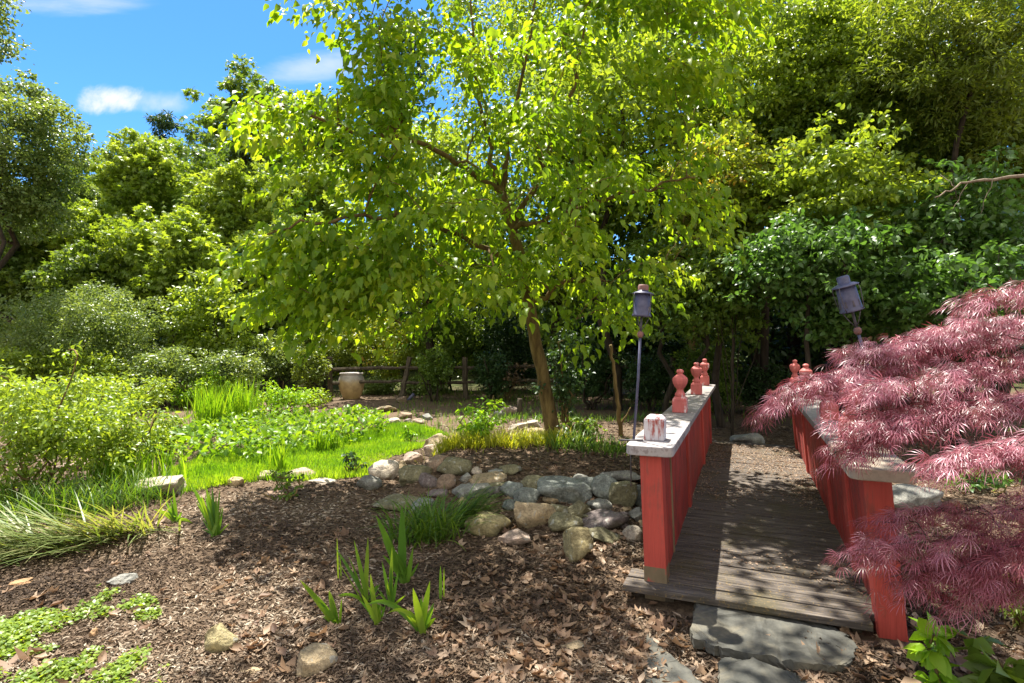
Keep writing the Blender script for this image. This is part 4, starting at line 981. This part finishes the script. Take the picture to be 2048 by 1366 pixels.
for k, (px, py, n, Lr, lab) in enumerate([(420, 862, 240, (.6, 1.0), 'tall upright yellow-green reed clump at the back of the pond plants'), (480, 852, 180, (.6, 1.05), 'tall pale reed clump with arching tips beside the upright reeds'), (240, 965, 160, (.3, .5), 'yellow-green sword-leaf clump behind the pale boulder'), (300, 965, 90, (.25, .42), 'small yellow-green sword-leaf clump at the right end of the pale boulder'),
        (560, 945, 60, (.25, .42), 'slim reed clump standing in the bright pond grass'), (640, 905, 50, (.25, .4), 'slim dark reed tuft in the pond grass left of the bank'), (665, 900, 40, (.25, .38), 'second slim reed tuft in the pond grass nearer the bank'), (330, 960, 10, (.4, .55), 'single upright reed spike right of the pale boulder')]):
    tuft('reed_clump', lab, px, py, n, .16 if k < 4 else .05, Lr, (.014, .022), 'leaf_lime', (.0, .3), (.05, .6), seed=20 + k, cat='reeds')
for k, (px, py, w) in enumerate([(960, 893, .19), (1030, 890, .19), (1095, 888, .19), (905, 897, .12)]):
    tuft('sedge_mound', ['low yellow sedge mound on the bank left of centre', 'low yellow sedge mound in the middle of its row', 'low yellow sedge mound closest to the tree trunk', 'low yellow sedge mound at the pond end of the row'][k], px, py, 420, w, (.16, .3), (.007, .012), 'leaf_sedge', (.1, .8), (.3, 1.1), seed=30 + k, cat='sedge', group='row of yellow sedge mounds')
tuft('grass_clump', 'dark grass tuft at the foot of the tree trunk', 1150, 895, 200, .2, (.2, .35), (.008, .014), 'grass_dark', (.2, .8), (.3, 1.1), seed=36, cat='grass clump')
tuft('grass_clump', 'dark grass tuft beside the left handrail in the shade', 1225, 905, 220, .2, (.15, .3), (.008, .014), 'grass_dark', (.2, .8), (.3, 1.1), seed=37, cat='grass clump')

def herb(name, label, px, py, rw, rh, mat, leaf, tm=OV, cover=2.6, ncl=40, seed=1, cat='shrub', group=None, stems=9, depth=None, clr=.2):
    g = ground(px, py)
    return tree(name, label, cat, px, py - rh, g[1], rw, rh, mat, leaf, tm, depth, cover, ncl, group, 'bark', (g[0], g[1]), seed, clr, .7, .2, .03, stems, 12, .0)
LS = 'leafy shrubs around the pond'
for k, a in enumerate([
    ('large leafy shrub at the left edge with bare brown stems below', 80, 1005, 150, 145, 'leaf_bright', .065, 110),
    ('leafy shrub right of the large left edge shrub', 225, 960, 110, 95, 'leaf_bright', .065, 80),
    ('bushy shrub behind the left edge shrub against the dark trees', 150, 850, 130, 55, 'leaf_bright', .09, 50),
    ('arching leafy shrub in front of the grey-green shrub', 250, 830, 100, 45, 'leaf_bright', .09, 46),
    ('fine-leaved bright mound behind the tall reeds', 400, 815, 85, 36, 'leaf_lime', .09, 40),
    ('fine-leaved bright mound left of the clay urn', 560, 828, 85, 30, 'leaf_lime', .08, 40),
    ('fine-leaved mound close to the urn foot', 625, 815, 35, 20, 'leaf_bright', .08, 22),
    ('leafy bush at far left behind the large shrub', 20, 850, 80, 50, 'leaf_bright', .09, 36),
    ('low bush in the gap between the reeds and the left shrubs', 310, 905, 70, 42, 'leaf_bright', .07, 36)]):
    herb('pond_shrub', a[0], a[1], a[2], a[3], a[4], a[5], a[6], tmpl_ovate(.2, .08, .2), 3.5, a[7], 120 + k, group=LS)
herb('weed_bush', 'bright yellow-green weedy bush on the bank beside the sedge row', 955, 888, 58, 44, 'leaf_lime', .08, tmpl_ovate(.17, .08, .25), 3, 36, 140)
herb('small_bush', 'dark green low bush right against the tree trunk', 1168, 885, 42, 26, 'leaf_mid', .06, OV, 3, 30, 141)
herb('smoke_bush', 'thin bush with pinkish tan leaves in front of the fence', 1015, 800, 48, 48, 'leaf_tan', .1, DI, 1.1, 30, 142, stems=6)
herb('vine_bush', 'dark twiggy bush close behind the tree trunk', 1130, 870, 50, 120, 'leaf_dark', .06, OV, 1.6, 40, 143, stems=8)
herb('small_herb', 'small green weed in the mulch between the iris and the pond edge stones', 570, 1000, 36, 12, 'leaf_mid', .05, OV, 1.6, 16, 144, 'plant', stems=4)
herb('leafy_plant', 'broad-leaved plant at the bottom right corner', 2020, 1450, 70, 44, 'leaf_mid', .11, OV, 2.2, 20, 145, 'plant', stems=5)
herb('leafy_plant', 'pale yellow-green plant at the bottom edge left of the corner plant', 1870, 1395, 24, 24, 'leaf_lime', .09, OV, 1.6, 9, 146, 'plant', stems=3)
herb('leafy_plant', 'dark leafy plant under the maple beside the grey stone', 1960, 985, 80, 22, 'leaf_blue', .08, OV, 2, 20, 147, 'plant', stems=5)
herb('small_bush', 'fine-stemmed green bush at the right edge below the maple', 2040, 1260, 30, 50, 'leaf_bright', .05, NARROW, 2.5, 20, 148, stems=6)
herb('pond_plant', 'dark spoon-leaved pond plant standing at the pond corner stone', 705, 950, 26, 22, 'leaf_dark', .06, OV, 1.2, 9, 149, 'plant', stems=6)
herb('pond_plant', 'bright leafy pond plant left of the flat tan stone', 815, 885, 20, 16, 'leaf_lime', .07, OV, 1.6, 8, 150, 'plant', stems=4)

# ---------------------------------------------- uncountable ground coverings
def stuff(o, label, cat): return tag(o, label, cat, kind='stuff')
q = poly_sample(POND, 52000); z = terrain(q[:, 0], q[:, 1])
n = len(q)
stuff(blades('pond_grass', M['leaf_lime'], base=np.concatenate([q, z[:, None] - .01], 1), head=R.uniform(0, 6.28, n), lean=R.uniform(0, .7, n), curv=R.uniform(.1, .9, n), L=R.uniform(.04, .11, n) * (1 + .75 * vnoise(np.stack([q[:, 0] * 1.3, q[:, 1] * 1.3, z], 1), 3)), W=R.uniform(.006, .012, n), K=2, tint=np.clip(.45 + .6 * vnoise(np.stack([q[:, 0] * 2.2, q[:, 1] * 2.2, z], 1), 13) + R.normal(size=n) * .22, 0, 1)), 'bright green water grass covering the little pond', 'grass')
PPL = gpoly([(260, 915), (380, 935), (520, 935), (640, 905), (720, 893), (780, 872), (770, 852), (720, 840), (640, 845), (480, 850), (330, 880)])
q = poly_sample(PPL, 2600); z = terrain(q[:, 0], q[:, 1]); n = len(q)
hh = R.uniform(.06, .30, n); a = R.uniform(0, 6.28, n)
ax = np.stack([np.cos(a), np.sin(a), R.normal(.7, .6, n)], 1); no = np.stack([-.4 * np.cos(a), -.4 * np.sin(a), np.ones(n)], 1) + R.normal(size=(n, 3)) * .6
V1, T1, t1 = leaf_arrays(np.concatenate([q, (z + hh)[:, None]], 1), ax, no, R.uniform(.06, .14, n), tmpl_ovate(.28, .12, .15), R.uniform(0, 1, n))
V2, q2, t2 = blade_arrays(np.concatenate([q, z[:, None] - .02], 1), a, R.uniform(0, .1, n), R.uniform(0, .1, n), hh + .03, np.full(n, .008), 1, np.zeros(n))
T2 = np.concatenate([q2[:, :3], q2[:, [0, 2, 3]]]) + len(V1)
stuff(npmesh('pond_foliage', np.concatenate([V1, V2]), np.concatenate([T1, T2]), M['leaf_pond'], None, np.concatenate([t1, t2])), 'bed of broad spoon-shaped bright leaves along the far side of the pond', 'water plants')

def free_of(q, extra=()):
    ok = ~in_poly(POND, q) & ~in_poly(BRIDGE_FOOT, q)
    return ok
# mulch chips over the bare ground
n = 190000
yy = 1 / R.uniform(1 / 11.0, 1 / 2.3, n); xx = R.uniform(-1.02, 1.02, n) * yy * .98
q = np.stack([xx, yy], 1); q = q[free_of(q)]; n = len(q); z = terrain(q[:, 0], q[:, 1])
a = R.uniform(0, 6.28, n); ax = np.stack([np.cos(a), np.sin(a), R.normal(0, .28, n)], 1); no = np.array([0, 0, 1.]) + R.normal(size=(n, 3)) * .45
sz = R.uniform(.014, .05, n) * (.7 + .12 * q[:, 1]); pick = R.uniform(size=n) < .3
patch = vnoise(np.stack([q[:, 0] * 1.1, q[:, 1] * 1.1, q[:, 0] * 0], 1), 77) * .3 + vnoise(np.stack([q[:, 0] * 4, q[:, 1] * 4, q[:, 0] * 0], 1), 78) * .2
tn = np.clip(R.beta(1.6, 2.6, n) + patch, 0, 1)
Va, Ta, ta = leaf_arrays(np.concatenate([q, (z + R.uniform(.0, .014, n))[:, None]], 1), ax, no, sz, tmpl_diamond(.13, .06), tn)
stuff(npmesh('mulch', Va, Ta, M['chip'], None, ta, False), 'shredded bark mulch spread over the garden bed', 'mulch')
# dry leaves
n = 8000
yy = 1 / R.uniform(1 / 9.0, 1 / 2.3, n); xx = R.uniform(-1.0, 1.0, n) * yy
q = np.stack([xx, yy], 1); q = q[free_of(q)]
dens = np.clip(.12 + .6 * S((q[:, 0] + .8) / 1.2) + .5 * vnoise(np.stack([q[:, 0] * 1.6, q[:, 1] * 1.6, q[:, 0] * 0], 1), 91), .06, 1)
q = q[R.uniform(size=len(q)) < dens]; n = len(q); z = terrain(q[:, 0], q[:, 1])
a = R.uniform(0, 6.28, n); ax = np.stack([np.cos(a), np.sin(a), R.normal(0, .25, n)], 1); no = np.array([0, 0, 1.]) + R.normal(size=(n, 3)) * .4
Vb, Tb, tb_ = leaf_arrays(np.concatenate([q, (z + R.uniform(.004, .022, n))[:, None]], 1), ax, no, R.uniform(.02, .06, n) * np.where(R.uniform(size=n) < .1, 1.9, 1), tmpl_lobed(5, 1.9, w=.26, droop=-.25), R.beta(2, 2, n))
Vb += np.random.default_rng(2).normal(size=Vb.shape) * .004
n2 = n // 2; k = R.permutation(n)[:n2]
off = R.normal(size=(n2, 2)) * .05
Vc, Tc, tc_ = leaf_arrays(np.concatenate([q[k] + off, (z[k] + R.uniform(.004, .02, n2))[:, None]], 1), ax[k][:, [1, 0, 2]], no[k], R.uniform(.03, .09, n2), tmpl_ovate(.26, .2, -.15), R.beta(2, 2, n2))
stuff(npmesh('leaf_litter', np.concatenate([Vb, Vc]), np.concatenate([Tb, Tc + len(Vb)]), M['dry_leaf'], None, np.concatenate([tb_, tc_])), 'brown dry leaves scattered over the mulch', 'leaf litter')
# weeds at the lower left
WD = gpoly([(-120, 1215), (60, 1190), (190, 1175), (310, 1205), (330, 1260), (290, 1290), (350, 1290), (340, 1340), (310, 1430), (-150, 1430)])
n = 36000; q = poly_sample(WD, n); k = vnoise(np.stack([q[:, 0] * 2.6, q[:, 1] * 2.6, q[:, 0] * 0], 1), 17) + .5 * vnoise(np.stack([q[:, 0] * 8, q[:, 1] * 8, q[:, 0] * 0], 1), 18) > R.uniform(-.25, .5, n)
q = q[k]; n = len(q); z = terrain(q[:, 0], q[:, 1]); a = R.uniform(0, 6.28, n)
ax = np.stack([np.cos(a), np.sin(a), R.normal(.1, .3, n)], 1); no = np.array([0, 0, 1.]) + R.normal(size=(n, 3)) * .4
stuff(leaves('ground_cover', np.concatenate([q, (z + R.uniform(.005, .035, n))[:, None]], 1), ax, no, R.uniform(.012, .03, n), tmpl_ovate(.38, .06, .05), R.uniform(0, 1, n), M['leaf_bright'], smooth=True), 'patchy low green weeds creeping over the mulch at lower left', 'weeds')
# sparse green sprinkled over the ground further back
n = 24000; q = np.stack([R.uniform(-10, 9, n), R.uniform(9.5, 19, n)], 1)
k = vnoise(np.stack([q[:, 0] * .5, q[:, 1] * .5, q[:, 0] * 0], 1), 27) > R.uniform(-.6, .8, n); q = q[k]; n = len(q); z = terrain(q[:, 0], q[:, 1])
stuff(blades('back_grass', M['grass_dark'], base=np.concatenate([q, z[:, None] - .01], 1), head=R.uniform(0, 6.28, n), lean=R.uniform(0, .8, n), curv=R.uniform(.1, .9, n), L=R.uniform(.06, .2, n), W=R.uniform(.01, .02, n), K=2, tint=R.uniform(0, 1, n)), 'thin grass growing on the bare ground towards the fence', 'grass')

# ------------------------------------------------------------ light, sky, view
SUN = np.array([-.15, .40, 1.0]); SUN /= np.linalg.norm(SUN)
sun = bpy.data.lights.new('sun', 'SUN'); sun.energy = 5.0; sun.angle = math.radians(.53); sun.color = (1, .95, .86)
so = bpy.data.objects.new('sun', sun); link(so); so.rotation_euler = Vector(SUN).to_track_quat('Z', 'Y').to_euler(); so.location = (0, 0, 30)
w = bpy.data.worlds.new('World'); SC.world = w; w.use_nodes = True; nt = w.node_tree; nt.nodes.clear()
out = nt.nodes.new('ShaderNodeOutputWorld'); bg = nt.nodes.new('ShaderNodeBackground'); nt.links.new(bg.outputs[0], out.inputs[0])
sky = nt.nodes.new('ShaderNodeTexSky'); sky.sky_type = 'NISHITA'; sky.sun_disc = False
sky.sun_elevation = math.asin(SUN[2]); sky.sun_rotation = math.atan2(SUN[0], SUN[1]); sky.air_density = 1.0; sky.dust_density = .3; sky.ozone_density = 2.0
hs = nt.nodes.new('ShaderNodeHueSaturation'); hs.inputs['Saturation'].default_value = 1.15; gm = nt.nodes.new('ShaderNodeGamma'); gm.inputs[1].default_value = 1.0; nt.links.new(sky.outputs[0], gm.inputs[0]); tn_ = mixc(nt, 1.0, gm.outputs[0], (.60, .76, .97), 'MULTIPLY'); nt.links.new(tn_, hs.inputs['Color'])
tc = nt.nodes.new('ShaderNodeTexCoord'); sx = nt.nodes.new('ShaderNodeSeparateXYZ'); nt.links.new(tc.outputs['Generated'], sx.inputs[0])
yv = math_(nt, 'MAXIMUM', sx.outputs[1], .05); u = math_(nt, 'DIVIDE', sx.outputs[0], yv); v = math_(nt, 'DIVIDE', sx.outputs[2], yv)
cb = nt.nodes.new('ShaderNodeCombineXYZ'); nt.links.new(u, cb.inputs[0]); nt.links.new(v, cb.inputs[1])
nz = noise(nt, 11, 7, .6, cb.outputs[0], .3)
def blob(u0, v0, a, b, lo, hi, amp, nzs, rot=0.0):
    du = math_(nt, 'SUBTRACT', u, u0); dv = math_(nt, 'SUBTRACT', v, v0)
    if rot: dv = math_(nt, 'SUBTRACT', dv, math_(nt, 'MULTIPLY', du, rot))
    e = math_(nt, 'ADD', math_(nt, 'POWER', math_(nt, 'ABSOLUTE', math_(nt, 'DIVIDE', du, a)), 2.0), math_(nt, 'POWER', math_(nt, 'ABSOLUTE', math_(nt, 'DIVIDE', dv, b)), 2.0))
    f = math_(nt, 'ADD', math_(nt, 'SUBTRACT', 1.0, e), math_(nt, 'MULTIPLY', math_(nt, 'SUBTRACT', nzs, .5), amp))
    mr = nt.nodes.new('ShaderNodeMapRange'); mr.interpolation_type = 'SMOOTHSTEP'; mr.inputs[1].default_value = lo; mr.inputs[2].default_value = hi; nt.links.new(f, mr.inputs[0])
    return mr.outputs[0]
mp = nt.nodes.new('ShaderNodeMapping'); nt.links.new(cb.outputs[0], mp.inputs[0]); mp.inputs['Scale'].default_value = (2.2, 10, 1); mp.inputs['Rotation'].default_value = (0, 0, -.15)
nzw = noise(nt, 2.2, 6, .6, mp.outputs[0], .4)
c1 = blob(-.70, .43, .075, .036, .2, 1.1, 2.6, nz)
c1b = blob(-.66, .425, .12, .03, .3, 1.5, 2.2, nz)
c2 = math_(nt, 'MULTIPLY', blob(-.33, .49, .2, .035, .1, 1.4, 1.8, nzw, .18), .5)
c3 = math_(nt, 'MULTIPLY', blob(-.83, .60, .2, .03, .1, 1.4, 2.2, nzw), .4)
cl = math_(nt, 'MAXIMUM', math_(nt, 'MAXIMUM', c1, math_(nt, 'MULTIPLY', c1b, .6)), math_(nt, 'MAXIMUM', c2, c3), True)
skyc = mixc(nt, cl, hs.outputs[0], (4.6, 4.5, 4.3))
# broken cloud, unseen, added behind the camera and high overhead as fill light
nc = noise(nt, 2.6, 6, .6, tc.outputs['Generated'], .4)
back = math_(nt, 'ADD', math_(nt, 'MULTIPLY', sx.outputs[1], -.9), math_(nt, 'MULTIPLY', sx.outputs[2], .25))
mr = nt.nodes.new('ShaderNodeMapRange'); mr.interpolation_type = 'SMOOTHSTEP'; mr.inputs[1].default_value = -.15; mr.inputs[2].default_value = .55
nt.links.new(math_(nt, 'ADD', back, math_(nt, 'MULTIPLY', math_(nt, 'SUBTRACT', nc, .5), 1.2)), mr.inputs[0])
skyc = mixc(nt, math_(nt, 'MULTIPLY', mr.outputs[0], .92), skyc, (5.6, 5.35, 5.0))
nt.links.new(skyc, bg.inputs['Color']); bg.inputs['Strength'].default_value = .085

cam = bpy.data.cameras.new('camera'); cam.lens = F / 2048 * 36; cam.sensor_width = 36; cam.clip_end = 2000; cam.clip_start = .05
co = bpy.data.objects.new('camera', cam); link(co); co.location = (0, 0, CH); co.rotation_euler = (math.pi / 2, 0, 0); SC.camera = co
SC.view_settings.view_transform = 'Standard'; SC.view_settings.look = 'None'; SC.view_settings.exposure = 1.6; SC.view_settings.gamma = 1
SC.cycles.max_bounces = 12; SC.cycles.diffuse_bounces = 6; SC.cycles.transmission_bounces = 6
SC.cycles.use_denoising = True
